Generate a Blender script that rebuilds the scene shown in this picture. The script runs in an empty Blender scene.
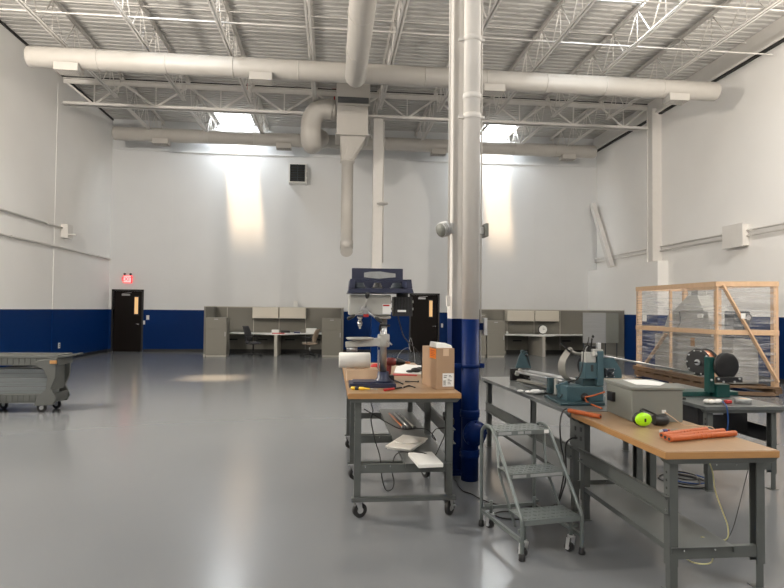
import bpy, bmesh, math, random
from mathutils import Vector, Matrix
random.seed(7)
PI = math.pi
COL = bpy.context.scene.collection
V = Vector

# ------------------------------------------------------------------ camera
F, CX, CY, H = 589.0, 392.0, 294.0, 1.58
Yw = V((331-CX, -(309.2-CY), -F)).normalized()
Zw = V((1, -.0101, 0)).cross(Yw).normalized()
Xw = Yw.cross(Zw)
RM = Matrix((Xw, Yw, Zw))
cd = bpy.data.cameras.new('camera'); cam = bpy.data.objects.new('camera', cd); COL.objects.link(cam)
cam.matrix_world = Matrix.Translation((0, 0, H)) @ RM.to_4x4()
cd.sensor_width = 36; cd.lens = F/784*36; cd.clip_end = 200; cd.clip_start = .05
bpy.context.scene.camera = cam

def at(u, v, X=None, Y=None, Z=None):
    """where the line of sight through a photo pixel meets a real plane of the room"""
    d = RM @ V((u-CX, -(v-CY), -F))
    t = (Z-H)/d.z if Z is not None else (Y/d.y if Y is not None else X/d.x)
    return V((0, 0, H)) + d*t

# ------------------------------------------------------------------ materials
def mat(name, col, rough=.6, metal=0.0, noise=0.0, nscale=20, bump=0.0, bscale=60, spec=.5, coat=0, stretch=None):
    m = bpy.data.materials.new(name); m.use_nodes = True
    nt = m.node_tree; b = nt.nodes['Principled BSDF']
    b.inputs['Roughness'].default_value = rough
    b.inputs['Metallic'].default_value = metal
    b.inputs['Specular IOR Level'].default_value = spec
    if coat: b.inputs['Coat Weight'].default_value = coat; b.inputs['Coat Roughness'].default_value = .08
    c = (*col, 1)
    b.inputs['Base Color'].default_value = c
    tc = nt.nodes.new('ShaderNodeTexCoord')
    mp = nt.nodes.new('ShaderNodeMapping')
    nt.links.new(tc.outputs['Object'], mp.inputs[0])
    if stretch: mp.inputs['Scale'].default_value = stretch
    nz = nt.nodes.new('ShaderNodeTexNoise'); nz.inputs['Scale'].default_value = nscale; nz.inputs['Detail'].default_value = 4
    nt.links.new(mp.outputs[0], nz.inputs[0])
    mx = nt.nodes.new('ShaderNodeMix'); mx.data_type = 'RGBA'
    k = max(noise, .03)
    mx.inputs[6].default_value = (*[max(0, x*(1-k)) for x in col], 1)
    mx.inputs[7].default_value = (*[min(1, x*(1+k)) for x in col], 1)
    nt.links.new(nz.outputs[0], mx.inputs[0]); nt.links.new(mx.outputs[2], b.inputs['Base Color'])
    if bump:
        n2 = nt.nodes.new('ShaderNodeTexNoise'); n2.inputs['Scale'].default_value = bscale
        nt.links.new(tc.outputs['Object'], n2.inputs[0])
        bp = nt.nodes.new('ShaderNodeBump'); bp.inputs['Strength'].default_value = bump; bp.inputs['Distance'].default_value = .01
        nt.links.new(n2.outputs[0], bp.inputs['Height']); nt.links.new(bp.outputs[0], b.inputs['Normal'])
    return m

def wood_mat(name, a, bcol, rough=.5, scale=(1, 12, 12), spec=.5):
    m = mat(name, a, rough, 0, .0, 3, stretch=scale, spec=spec)
    mx = [n for n in m.node_tree.nodes if n.type == 'MIX'][0]
    mx.inputs[6].default_value = (*a, 1); mx.inputs[7].default_value = (*bcol, 1)
    return m

M = {}
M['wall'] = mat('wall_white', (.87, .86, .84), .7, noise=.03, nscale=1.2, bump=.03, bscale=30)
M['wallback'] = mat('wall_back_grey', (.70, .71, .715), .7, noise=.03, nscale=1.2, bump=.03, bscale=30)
M['blue'] = mat('wall_blue', (.0004, .022, .112), .5, noise=.05, nscale=3, bump=.03, bscale=30, spec=.1)
M['base'] = mat('black_base', (.008, .009, .012), .5)
M['deck'] = mat('deck_white', (.54, .53, .51), .6, noise=.03)
M['steelw'] = mat('steel_white', (.72, .70, .67), .5, noise=.04, nscale=8)
M['duct'] = mat('duct_cream', (.45, .43, .40), .45, noise=.04, nscale=5)
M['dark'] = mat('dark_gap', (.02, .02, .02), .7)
M['grille'] = mat('grille_grey', (.13, .13, .13), .5, .3)
M['greybench'] = mat('bench_grey_paint', (.085, .092, .088), .45, .1, noise=.05, nscale=9)
M['greytop'] = mat('bench_grey_top', (.115, .125, .125), .3, .15, noise=.05, nscale=6)
M['maple'] = wood_mat('maple_top', (.285, .175, .092), (.37, .245, .138), .34, (14, 1.2, 14))
M['mapleedge'] = wood_mat('maple_edge', (.33, .165, .058), (.40, .22, .085), .4, (3, 3, 40))
M['pine'] = wood_mat('pine_lumber', (.50, .33, .20), (.66, .46, .30), .6, (6, 6, 1))
M['plywood'] = wood_mat('pallet_wood', (.09, .055, .032), (.17, .105, .06), .7, (3, 3, 3))
M['black'] = mat('black_plastic', (.012, .012, .013), .4)
M['rubber'] = mat('black_rubber', (.015, .015, .016), .6)
M['chrome'] = mat('chrome', (.6, .6, .6), .22, 1)
M['steel'] = mat('bare_steel', (.42, .42, .42), .3, .9, noise=.08)
M['galv'] = mat('galvanised', (.55, .56, .57), .4, .6, noise=.1)
M['castw'] = mat('light_casting', (.40, .40, .375), .4, noise=.04)
M['navy'] = mat('navy_enamel', (.016, .021, .050), .38)
M['teal'] = mat('teal_enamel', (.045, .092, .11), .38, noise=.08, nscale=12)
M['teald'] = mat('teal_dark', (.025, .055, .065), .45)
M['green'] = mat('green_enamel', (.005, .055, .048), .35, noise=.05)
M['copper'] = mat('copper_winding', (.45, .16, .07), .35, .7, noise=.2, nscale=60)
M['pipeblue'] = mat('pipe_blue', (.0004, .012, .08), .45, noise=.05, spec=.12)
M['card'] = mat('cardboard', (.36, .235, .145), .75, noise=.05, nscale=8)
M['cardlight'] = mat('pale_board', (.60, .43, .29), .7, noise=.05, nscale=8)
M['white'] = mat('white_plastic', (.75, .75, .73), .4)
M['foam'] = mat('white_foam', (.80, .79, .75), .6, noise=.03)
M['paper'] = mat('paper', (.78, .78, .76), .7)
M['orange'] = mat('orange_sleeve', (.43, .095, .020), .6, noise=.18, nscale=90)
M['darkred'] = mat('dark_red_plastic', (.16, .018, .016), .45)
M['orangelabel'] = mat('orange_label', (.95, .25, .02), .6)
M['red'] = mat('red_plastic', (.42, .015, .015), .4)
M['yellow'] = mat('yellow_plastic', (.80, .52, .03), .35)
M['lime'] = mat('lime_shell', (.42, .85, .01), .3)
M['purple'] = mat('blue_handle', (.03, .03, .10), .35)
M['yellowcord'] = mat('yellow_cord', (.62, .58, .30), .5)
M['bluecord'] = mat('blue_cord', (.02, .08, .28), .4)
M['fabric'] = mat('panel_fabric', (.19, .182, .158), .85, noise=.05, nscale=40, bump=.1, bscale=300)
M['fabric2'] = mat('panel_trim', (.42, .40, .35), .6)
M['bin'] = mat('bin_cream', (.62, .58, .50), .5)
M['desk'] = mat('desk_white', (.74, .73, .69), .4)
M['cabinet'] = mat('cabinet_beige', (.205, .195, .165), .55, noise=.03)
M['tan'] = mat('tan_upholstery', (.30, .235, .175), .7)
M['mesh'] = mat('black_mesh', (.03, .03, .035), .7)
M['encl'] = mat('enclosure_grey', (.185, .192, .172), .45, noise=.04, nscale=5)
M['ladder'] = mat('ladder_grey', (.15, .17, .165), .38, .25, noise=.06)
M['cart'] = mat('cart_plastic', (.085, .090, .085), .55, noise=.06)
M['cartdark'] = mat('cart_dark', (.05, .052, .05), .6)
M['slat'] = mat('slat_grey', (.15, .165, .17), .45)
M['louver'] = mat('louver_dark', (.035, .045, .055), .4, .3)
M['doordark'] = wood_mat('door_espresso', (.005, .0035, .003), (.009, .006, .005), .5, (20, 20, 1), spec=.12)
M['wrapped'] = mat('grey_machine', (.34, .34, .32), .4, noise=.08, nscale=4)
M['silver'] = mat('silver_label', (.36, .37, .37), .4, .3, noise=.25, nscale=25)
M['ringbeige'] = mat('beige_band', (.19, .185, .165), .45, noise=.05)

def emis(name, col, s):
    m = bpy.data.materials.new(name); m.use_nodes = True
    b = m.node_tree.nodes['Principled BSDF']
    b.inputs['Base Color'].default_value = (*col, 1)
    b.inputs['Emission Color'].default_value = (*col, 1); b.inputs['Emission Strength'].default_value = s
    return m
M['exitred'] = emis('exit_red', (.9, .05, .06), 1.0)
M['exitface'] = emis('exit_face', (1, .42, .42), .9)
M['litpane'] = emis('lit_room_glass', (.80, .50, .22), .55)

def film_mat(name, col, alpha, streak):
    m = bpy.data.materials.new(name); m.use_nodes = True
    nt = m.node_tree; b = nt.nodes['Principled BSDF']
    b.inputs['Base Color'].default_value = (*col, 1); b.inputs['Roughness'].default_value = .25
    tc = nt.nodes.new('ShaderNodeTexCoord'); mp = nt.nodes.new('ShaderNodeMapping'); mp.inputs['Scale'].default_value = (.6, .6, 14)
    nz = nt.nodes.new('ShaderNodeTexNoise'); nz.inputs['Scale'].default_value = 2.2; nz.inputs['Detail'].default_value = 5
    nz.inputs['Distortion'].default_value = .5
    rp = nt.nodes.new('ShaderNodeValToRGB'); rp.color_ramp.elements[0].position = .45; rp.color_ramp.elements[1].position = .75
    rp.color_ramp.elements[0].color = (alpha, alpha, alpha, 1); rp.color_ramp.elements[1].color = (streak, streak, streak, 1)
    nt.links.new(tc.outputs['Object'], mp.inputs[0]); nt.links.new(mp.outputs[0], nz.inputs[0])
    nt.links.new(nz.outputs[0], rp.inputs[0]); nt.links.new(rp.outputs[0], b.inputs['Alpha'])
    return m
M['film'] = film_mat('stretch_film', (.62, .63, .65), .05, .48)
M['glasspanel'] = film_mat('frosted_panel', (.42, .43, .43), .75, .8)
M['glazing'] = film_mat('skylight_glazing', (.95, .95, .95), .12, .12)

# floor: polished grey epoxy
fm = mat('epoxy_floor', (.170, .178, .186), .24, noise=.05, nscale=.5, spec=.5)
nt = fm.node_tree; b = nt.nodes['Principled BSDF']
tc = nt.nodes['Texture Coordinate']
n3 = nt.nodes.new('ShaderNodeTexNoise'); n3.inputs['Scale'].default_value = 1.3; n3.inputs['Detail'].default_value = 1
rp = nt.nodes.new('ShaderNodeMapRange'); rp.inputs[3].default_value = .17; rp.inputs[4].default_value = .32
b.inputs['Roughness'].default_value = .18
M['floor'] = fm

# ------------------------------------------------------------------ mesh builder
class MB:
    def __init__(s, T=None):
        s.bm = bmesh.new(); s.mats = []; s.T = T
    def mi(s, m):
        m = M[m]
        if m not in s.mats: s.mats.append(m)
        return s.mats.index(m)
    def _f(s, vs, k, sm=False):
        try:
            f = s.bm.faces.new(vs); f.material_index = k; f.smooth = sm
        except ValueError: pass
    def box(s, x0, x1, y0, y1, z0, z1, m, R=None):
        if x0 > x1: x0, x1 = x1, x0
        if y0 > y1: y0, y1 = y1, y0
        if z0 > z1: z0, z1 = z1, z0
        k = s.mi(m)
        c = [V((x, y, z)) for z in (z0, z1) for x, y in ((x0, y0), (x1, y0), (x1, y1), (x0, y1))]
        if R is not None: c = [R @ p for p in c]
        v = [s.bm.verts.new(p) for p in c]
        for q in ((3, 2, 1, 0), (4, 5, 6, 7), (0, 1, 5, 4), (1, 2, 6, 5), (2, 3, 7, 6), (3, 0, 4, 7)): s._f([v[i] for i in q], k)
        return s
    def bar(s, p, q, w, h, m, up=V((0, 0, 1))):
        """rectangular bar from p to q, w across and h along up"""
        p, q = V(p), V(q); d = (q-p).normalized()
        a = d.cross(up)
        if a.length < 1e-4: a = d.cross(V((0, 1, 0)))
        a.normalize(); b_ = a.cross(d).normalized(); k = s.mi(m)
        v = [s.bm.verts.new(o + a*(sx*w/2) + b_*(sy*h/2)) for o in (p, q) for sx, sy in ((-1, -1), (1, -1), (1, 1), (-1, 1))]
        for f in ((0, 1, 2, 3), (7, 6, 5, 4), (4, 5, 1, 0), (5, 6, 2, 1), (6, 7, 3, 2), (7, 4, 0, 3)): s._f([v[i] for i in f], k)
        return s
    def cyl(s, p, q, r, m, n=16, r2=None, cap=True):
        p, q = V(p), V(q); r2 = r if r2 is None else r2
        d = (q-p).normalized(); a = d.orthogonal().normalized(); b_ = d.cross(a); k = s.mi(m)
        c0 = [s.bm.verts.new(p + (a*math.cos(t)+b_*math.sin(t))*r) for t in [2*PI*i/n for i in range(n)]]
        c1 = [s.bm.verts.new(q + (a*math.cos(t)+b_*math.sin(t))*r2) for t in [2*PI*i/n for i in range(n)]]
        for i in range(n):
            j = (i+1) % n; s._f([c0[i], c0[j], c1[j], c1[i]], k, True)
        if cap: s._f(c0[::-1], k); s._f(c1, k)
        return s
    def lathe(s, prof, o, ax, m, n=20):
        """prof: list of (distance along axis, radius)"""
        o = V(o); d = V(ax).normalized(); a = d.orthogonal().normalized(); b_ = d.cross(a); k = s.mi(m); rings = []
        for h, r in prof:
            rings.append([s.bm.verts.new(o + d*h + (a*math.cos(2*PI*i/n)+b_*math.sin(2*PI*i/n))*max(r, 1e-4)) for i in range(n)])
        for A, B_ in zip(rings, rings[1:]):
            for i in range(n):
                j = (i+1) % n; s._f([A[i], A[j], B_[j], B_[i]], k, True)
        s._f(rings[0][::-1], k); s._f(rings[-1], k)
        return s
    def tube(s, pts, r, m, n=8, smooth=True, closed=False):
        pts = [V(p) for p in pts]
        if smooth and len(pts) > 2:
            o = []; N = len(pts)
            for i in range(N if closed else N-1):
                if closed: p0, p1, p2, p3 = pts[(i-1) % N], pts[i], pts[(i+1) % N], pts[(i+2) % N]
                else: p0, p1, p2, p3 = pts[max(i-1, 0)], pts[i], pts[i+1], pts[min(i+2, N-1)]
                for t in (0, .2, .4, .6, .8):
                    o.append(.5*((2*p1)+(-p0+p2)*t+(2*p0-5*p1+4*p2-p3)*t*t+(-p0+3*p1-3*p2+p3)*t**3))
            if not closed: o.append(pts[-1])
            pts = o
        k = s.mi(m); rings = []; a = None; N = len(pts)
        for i, p in enumerate(pts):
            if closed: d = pts[(i+1) % N]-pts[i-1]
            else: d = pts[min(i+1, N-1)]-pts[max(i-1, 0)]
            if d.length < 1e-7: d = V((0, 0, 1))
            d.normalize()
            a = d.orthogonal().normalized() if a is None else (a-d*a.dot(d)).normalized()
            b_ = d.cross(a)
            rings.append([s.bm.verts.new(p+(a*math.cos(2*PI*j/n)+b_*math.sin(2*PI*j/n))*r) for j in range(n)])
        prs = list(zip(rings, rings[1:]))
        if closed: prs.append((rings[-1], rings[0]))
        for A, B_ in prs:
            for i in range(n):
                j = (i+1) % n; s._f([A[i], A[j], B_[j], B_[i]], k, True)
        if not closed: s._f(rings[0][::-1], k); s._f(rings[-1], k)
        return s
    def prism(s, poly, vec, m):
        k = s.mi(m); vec = V(vec); a = [s.bm.verts.new(V(p)) for p in poly]; b_ = [s.bm.verts.new(V(p)+vec) for p in poly]
        n = len(a); s._f(a[::-1], k); s._f(b_, k)
        for i in range(n):
            j = (i+1) % n; s._f([a[i], a[j], b_[j], b_[i]], k)
        return s
    def hull(s, lower, upper, m):
        """closed loft between two rings with the same number of corners"""
        k = s.mi(m); a = [s.bm.verts.new(V(p)) for p in lower]; b_ = [s.bm.verts.new(V(p)) for p in upper]; n = len(a)
        s._f(a[::-1], k); s._f(b_, k)
        for i in range(n):
            j = (i+1) % n; s._f([a[i], a[j], b_[j], b_[i]], k)
        return s
    def ball(s, c, r, m, sc=(1, 1, 1), n=14):
        c = V(c); k = s.mi(m); rows = []
        for i in range(1, n//2):
            t = PI*i/(n//2)
            rows.append([s.bm.verts.new(c+V((r*sc[0]*math.sin(t)*math.cos(2*PI*j/n), r*sc[1]*math.sin(t)*math.sin(2*PI*j/n), r*sc[2]*math.cos(t)))) for j in range(n)])
        top = s.bm.verts.new(c+V((0, 0, r*sc[2]))); bot = s.bm.verts.new(c-V((0, 0, r*sc[2])))
        for j in range(n):
            s._f([top, rows[0][j], rows[0][(j+1) % n]], k, True); s._f([bot, rows[-1][(j+1) % n], rows[-1][j]], k, True)
        for A, B_ in zip(rows, rows[1:]):
            for j in range(n): s._f([A[j], B_[j], B_[(j+1) % n], A[(j+1) % n]], k, True)
        return s
    def build(s, name, parent=None, bev=0, label=None):
        if s.T is not None: s.bm.transform(s.T)
        bmesh.ops.recalc_face_normals(s.bm, faces=s.bm.faces)
        if parent is not None:
            r = parent
            while r.parent: r = r.parent
            o_ = V(r['_o']) if '_o' in r else V((0, 0, 0))
        else:
            xs = [v.co for v in s.bm.verts]
            mn = V([min(c[i] for c in xs) for i in range(3)]); mxx = V([max(c[i] for c in xs) for i in range(3)])
            o_ = V(((mn.x+mxx.x)/2, (mn.y+mxx.y)/2, mn.z))
        bmesh.ops.translate(s.bm, verts=s.bm.verts, vec=-o_)
        me = bpy.data.meshes.new(name); s.bm.to_mesh(me); s.bm.free()
        for m in s.mats: me.materials.append(m)
        o = bpy.data.objects.new(name, me); COL.objects.link(o)
        if parent is not None: o.parent = parent
        else: o.location = o_; o['_o'] = tuple(o_)
        if bev:
            md = o.modifiers.new('bevel', 'BEVEL'); md.width = bev; md.segments = 2; md.limit_method = 'ANGLE'
        if label: o['label'] = label
        return o

def tag(o, label, cat, group=None, kind=None):
    o['label'] = label; o['category'] = cat
    if group: o['group'] = group
    if kind: o['kind'] = kind
    return o
def thing(name, label, cat, loc, group=None):
    o = bpy.data.objects.new(name, None); COL.objects.link(o); o.location = loc; o['_o'] = tuple(loc)
    o.empty_display_size = .1
    return tag(o, label, cat, group)
def struct(o): o['kind'] = 'structure'; return o
def dup(src, loc, rz=None, label=None, group=None, parent=None):
    c = src.copy(); COL.objects.link(c)
    if parent is None:
        c.location = loc
        if rz is not None: c.rotation_euler = (0, 0, rz)
        if label: c['label'] = label
        if group: c['group'] = group
        c['_o'] = tuple(loc)
    else: c.parent = parent
    for ch in list(src.children): dup(ch, None, parent=c)
    return c
def text_mesh(body, size, m, Mx, name, parent, depth=.002):
    cu = bpy.data.curves.new(name, 'FONT'); cu.body = body; cu.size = size; cu.align_x = 'CENTER'; cu.align_y = 'CENTER'; cu.extrude = depth/2
    o = bpy.data.objects.new(name+'_curve', cu); COL.objects.link(o)
    dg = bpy.context.evaluated_depsgraph_get(); dg.update()
    me = bpy.data.meshes.new_from_object(o.evaluated_get(dg)); bpy.data.objects.remove(o)
    me.name = name; me.transform(Mx); me.materials.clear(); me.materials.append(M[m])
    r = parent
    while r.parent: r = r.parent
    me.transform(Matrix.Translation(-V(r['_o'])))
    t = bpy.data.objects.new(name, me); COL.objects.link(t); t.parent = parent
    return t

# ------------------------------------------------------------------ room shell
XL, XR, YB, YF, ZC = -7.84, 10.2, 21.8, -7.0, 8.3
BH = 1.50
struct(MB().box(XL-.3, XR+.3, YF-.3, YB+.3, -.2, 0, 'floor').build('floor'))
def wall(name, x0, x1, y0, y1):
    b = MB(); b.box(x0, x1, y0, y1, 0, BH, 'blue'); b.box(x0, x1, y0, y1, BH, 8.75, 'wall'); return struct(b.build(name))
wl = wall('wall_left', XL-.25, XL, YF, YB)
wr = wall('wall_right', XR, XR+.25, YF, YB)
wf = wall('wall_front', XL-.25, XR+.25, YF-.25, YF)
# back wall with two door openings
D1 = (at(113, 300, Y=YB).x+.02, at(142, 300, Y=YB).x); D2 = (at(411, 300, Y=YB).x, at(438, 300, Y=YB).x)
b = MB(); DH = 2.15
xs = [XL-.25, D1[0], D1[1], D2[0], D2[1], XR+.25]
for i in (0, 2, 4):
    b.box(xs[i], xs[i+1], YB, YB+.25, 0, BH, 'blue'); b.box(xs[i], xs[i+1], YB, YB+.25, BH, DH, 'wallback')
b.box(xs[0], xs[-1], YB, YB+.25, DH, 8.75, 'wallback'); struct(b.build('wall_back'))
# panel seams on the walls are shallow grooves: thin battens standing 4 mm proud
b = MB()
for u in (172, 275, 318, 535, 566): 
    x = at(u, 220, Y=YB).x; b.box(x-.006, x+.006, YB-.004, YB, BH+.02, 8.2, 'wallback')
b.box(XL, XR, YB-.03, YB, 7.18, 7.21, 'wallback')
struct(b.build('trim_1'))
# lower furred-out part of the right wall, its upper fascia beam
b = MB(); b.box(9.86, XR-.001, 16.95, YB-.001, 0, BH, 'blue'); b.box(9.86, XR-.001, 16.95, YB-.001, BH, 3.16, 'wall'); struct(b.build('trim_2'))
b = MB(); b.box(10.06, XR-.001, YF, YB, 7.82, 8.295, 'steelw'); b.box(9.98, 10.07, YF, YB, 7.80, 7.86, 'steelw'); b.box(10.10, XR-.001, YF, YB, 7.775, 7.819, 'dark'); struct(b.build('trim_3'))  # the dark box under the beam stands for its shadow gap
b = MB(); b.box(XL+.001, XL+.03, YF, YB, 8.235, 8.298, 'dark'); struct(b.build('shadow_line_trim'))  # dark strip in place of the shadow line at the left wall top
# baseboards
struct(MB().box(XL, XL+.012, YF, YB-.02, 0, .10, 'base').build('baseboard_left'))
struct(MB().box(XR-.012, XR, YF, 16.9, 0, .10, 'base').build('baseboard_right'))
b = MB()
for x0, x1 in ((XL, D1[0]-.07), (D1[1]+.07, D2[0]-.07), (D2[1]+.07, 9.85)): b.box(x0, x1, YB-.012, YB, 0, .10, 'base')
struct(b.build('baseboard_back'))

# skylights and corrugated ceiling deck
SK = [(x, y) for y in (20.50, 10.70, -1.0) for x in (-4.1, 5.42)]
SW, SL = 1.25, 1.28
b = MB(); k = b.mi('deck'); pitch = .200
prof = [(0, 0), (.118, 0), (.130, .042), (.188, .042), (.200, 0)]
y = YF
def strip(x0, x1, ya, za, yb, zb):
    vs = [b.bm.verts.new(p) for p in ((x0, ya, za), (x1, ya, za), (x1, yb, zb), (x0, yb, zb))]; b._f(vs, k)
while y < YB:
    for (a, za), (c, zb) in zip(prof, prof[1:]):
        ya, yb = y+a, min(y+c, YB)
        if ya >= YB: continue
        cuts = [(XL, XR)]
        for sx, sy in SK:
            if yb > sy and ya < sy+SL:
                nc = []
                for p, q in cuts:
                    if p < sx < q: nc += [(p, sx), (sx+SW, q)]
                    else: nc.append((p, q))
                cuts = nc
        for p, q in cuts: strip(p, q, ya, ZC+za, yb, ZC+zb)
    y += pitch
# opaque roof board above the flutes
for sy0, sy1 in ((YF, -1.0), (-1.0, -1.0+SL), (-1.0+SL, 10.70), (10.70, 10.70+SL), (10.70+SL, 20.5), (20.5, 20.5+SL), (20.5+SL, YB+.25)):
    hole = any(abs(sy0-y_) < 1e-6 for _, y_ in SK)
    segs = [(XL-.25, -4.1), (-4.1+SW, 5.42), (5.42+SW, XR+.25)] if hole else [(XL-.25, XR+.25)]
    for p, q in segs: b.box(p, q, sy0, sy1, ZC+.045, ZC+.30, 'deck')
struct(b.build('ceiling'))
for i, (sx, sy) in enumerate(SK):
    r = thing('window_%d' % (i+1), 'x', 'x', (sx+SW/2, sy+SL/2, ZC)); del r['label']; del r['category']; struct(r)
    b = MB(); t = .02
    b.box(sx, sx+t, sy, sy+SL, ZC-.02, ZC+.45, 'white'); b.box(sx+SW-t, sx+SW, sy, sy+SL, ZC-.02, ZC+.45, 'white')
    b.box(sx+t, sx+SW-t, sy, sy+t, ZC-.02, ZC+.45, 'white'); b.box(sx+t, sx+SW-t, sy+SL-t, sy+SL, ZC-.02, ZC+.45, 'white')
    b.build('curb', r)
    b = MB()
    for j in (1, 2, 3): b.cyl((sx, sy+SL*j/4, ZC+.06), (sx+SW, sy+SL*j/4, ZC+.06), .006, 'galv', 6)
    for j in (1, 2, 3): b.cyl((sx+SW*j/4, sy, ZC+.06), (sx+SW*j/4, sy+SL, ZC+.06), .006, 'galv', 6)
    b.build('safety_grid', r)
    MB().box(sx-.02, sx+SW+.02, sy-.02, sy+SL+.02, ZC+.45, ZC+.456, 'glazing').build('glazing', r)

# doors
def door(name, x0, x1, pane_u, handle_right=True):
    r = thing(name, '', '', ((x0+x1)/2, YB, 0)); del r['label']; del r['category']; struct(r)
    b = MB(); w = .06
    for a, c in ((x0-w+.002, x0+.0), (x1, x1+w-.002)): b.box(a, c, YB-.03, YB+.12, 0, DH+w, 'black')
    b.box(x0-w, x1+w, YB-.03, YB+.12, DH, DH+w, 'black'); b.box(x0, x1, YB+.05, YB+.12, 0, .001, 'black'); b.build('door_frame', r)
    MB().box(x0-w, x1+w, YB+.13, YB+.24, 0, DH+w, 'black').build('light_block_backing', r)  # unseen backing added behind the leaf to stop outside light leaking in
    b = MB(); b.box(x0+.005, x1-.005, YB+.03, YB+.075, .002, DH-.001, 'doordark'); b.build('door_leaf', r)
    p = at(pane_u, 300, Y=YB).x
    b = MB(); b.box(p-.085, p+.085, YB+.02, YB+.032, 1.30, 1.98, 'black'); b.box(p-.06, p+.06, YB+.012, YB+.022, 1.34, 1.94, 'litpane'); b.build('door_pane', r)
    b = MB(); hx = x1-.09
    b.cyl((hx, YB+.03, .98), (hx, YB-.03, .98), .02, 'chrome'); b.cyl((hx, YB-.03, .98), (hx-.12, YB-.03, .98), .011, 'chrome'); b.build('door_handle', r)
    b = MB(); b.box(x0+.28, x0+.55, YB-.02, YB+.03, DH-.16, DH-.10, 'steel'); b.bar((x0+.3, YB-.03, DH-.09), (x0+.62, YB-.06, DH-.05), .03, .015, 'steel'); b.build('door_closer', r)
    return r
door('door_1', D1[0], D1[1], 136.3)
door('door_2', D2[0], D2[1], 431)

# wall columns
struct(MB().box(XL, XL+.012, 17.55, 17.78, 0, BH, 'blue').box(XL, XL+.012, 17.55, 17.78, BH, 7.95, 'wall').build('trim_4'))
b = MB(); x0, y0 = 9.93, 17.30
b.box(x0, x0+.268, y0, y0+.34, 3.17, 7.95, 'steelw'); b.box(x0-.03, x0, y0, y0+.02, 3.17, 7.95, 'steelw'); b.box(x0-.03, x0, y0+.32, y0+.34, 3.17, 7.95, 'steelw'); struct(b.build('trim_5'))

# ------------------------------------------------------------------ roof steel
JX = [-6.08, -4.24, -2.39, -.54, 1.36, 3.10, 4.87, 6.62, 8.36]
ORD = ['first', 'second', 'third', 'fourth', 'fifth', 'sixth', 'seventh', 'eighth', 'ninth']
ZT, ZB = 8.26, 7.48
def joist(y0, y1):
    r = thing('roof_joist', '', 'roof joist', (JX[0], y0, ZB)); x = JX[0]
    b = MB()
    for sx in (-1, 1):
        b.box(x+sx*.012, x+sx*.06, y0, y1, ZT-.006, ZT, 'steelw'); b.box(x+sx*.012, x+sx*.018, y0, y1, ZT-.06, ZT, 'steelw')
    b.build('top_chord', r)
    b = MB(); ya, yb = y0+.45, y1-.45
    for sx in (-1, 1):
        b.box(x+sx*.012, x+sx*.06, ya, yb, ZB, ZB+.006, 'steelw'); b.box(x+sx*.012, x+sx*.018, ya, yb, ZB, ZB+.06, 'steelw')
    b.build('bottom_chord', r)
    b = MB(); n = max(2, round((yb-ya)/1.15)); st = (yb-ya)/n
    b.cyl((x, y0+.12, ZT-.03), (x, ya+.02, ZB+.03), .012, 'steelw', 6)
    for i in range(n):
        a = ya+st*i; c = a+st
        b.cyl((x, a+.02, ZB+.03), (x, a+st/2, ZT-.03), .014, 'steelw', 6); b.cyl((x, a+st/2, ZT-.03), (x, c-.02, ZB+.03), .014, 'steelw', 6)
        b.cyl((x, a+st/2, ZT-.03), (x, a+st/2, ZB+.03), .010, 'steelw', 6)
    b.cyl((x, yb-.02, ZB+.03), (x, y1-.12, ZT-.03), .012, 'steelw', 6)
    b.build('web', r)
    b = MB()
    for a in (y0, y1-.12): b.box(x-.06, x+.06, a, a+.12, ZT-.12, ZT-.062, 'steelw')
    b.build('seat', r)
    return r
for (y0, y1, wh) in ((5.60, 17.63, 'the long bay'), (17.67, YB-.01, 'the far bay')):
    j0 = joist(y0, y1)
    for i, x in enumerate(JX):
        o = j0 if i == 0 else dup(j0, (x, y0, ZB))
        o['label'] = 'white open-web roof joist, %s from the left wall in %s' % (ORD[i], wh); o['group'] = 'open-web joists in '+wh
for y, z, wd in ((10.6, 7.53, 'nearest, high at the top right of the room'), (13.3, 8.19, 'just behind the front round duct'), (12.45, 7.53, 'just in front of the front round duct')):
    b = MB(); b.box(XL+.01, 10.04, y-.012, y+.012, z, z+.004, 'steelw'); b.box(XL+.01, 10.04, y-.012, y-.008, z, z+.025, 'steelw')
    tag(b.build('bridging_bar'), 'white bridging bar across the roof joists, '+wd, 'bridging', 'bridging bars across the roof joists')

def girder(Y, lab, x0=XL+.12, x1=9.92):
    r = thing('roof_girder', lab, 'girder', ((x0+x1)/2, Y, 7.38))
    b = MB()
    for s in (-1, 1):
        b.box(x0, x1, Y+s*.02, Y+s*.12, 8.11, 8.13, 'steelw'); b.box(x0, x1, Y+s*.02, Y+s*.035, 8.0, 8.13, 'steelw')
    b.build('top_chord', r)
    b = MB()
    for s in (-1, 1):
        b.box(x0, x1, Y+s*.02, Y+s*.12, 7.37, 7.385, 'steelw'); b.box(x0, x1, Y+s*.02, Y+s*.035, 7.37, 7.47, 'steelw')
    b.build('bottom_chord', r)
    MB().box(x0, x1, Y-.03, Y+.03, 8.131, 8.197, 'dark').build('shadow_gap_strip', r, label='dark strip standing for the shadow gap along the girder top')  # shade between top chord and deck, put in as a dark strip
    ns = [XL+.16]+JX+[9.9]
    for a, c in zip(ns, ns[1:]):
        m_ = (a+c)/2
        MB().bar((a+.03, Y, 8.03), (m_-.03, Y, 7.44), .035, .05, 'steelw').build('diagonal', r)
        MB().bar((c-.03, Y, 8.03), (m_+.03, Y, 7.44), .035, .05, 'steelw').build('diagonal', r)
        MB().bar((m_, Y, 8.03), (m_, Y, 7.44), .03, .03, 'steelw', V((0, 1, 0))).build('vertical', r)
girder(17.65, 'white truss girder crossing the hall under the roof joists')

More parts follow.
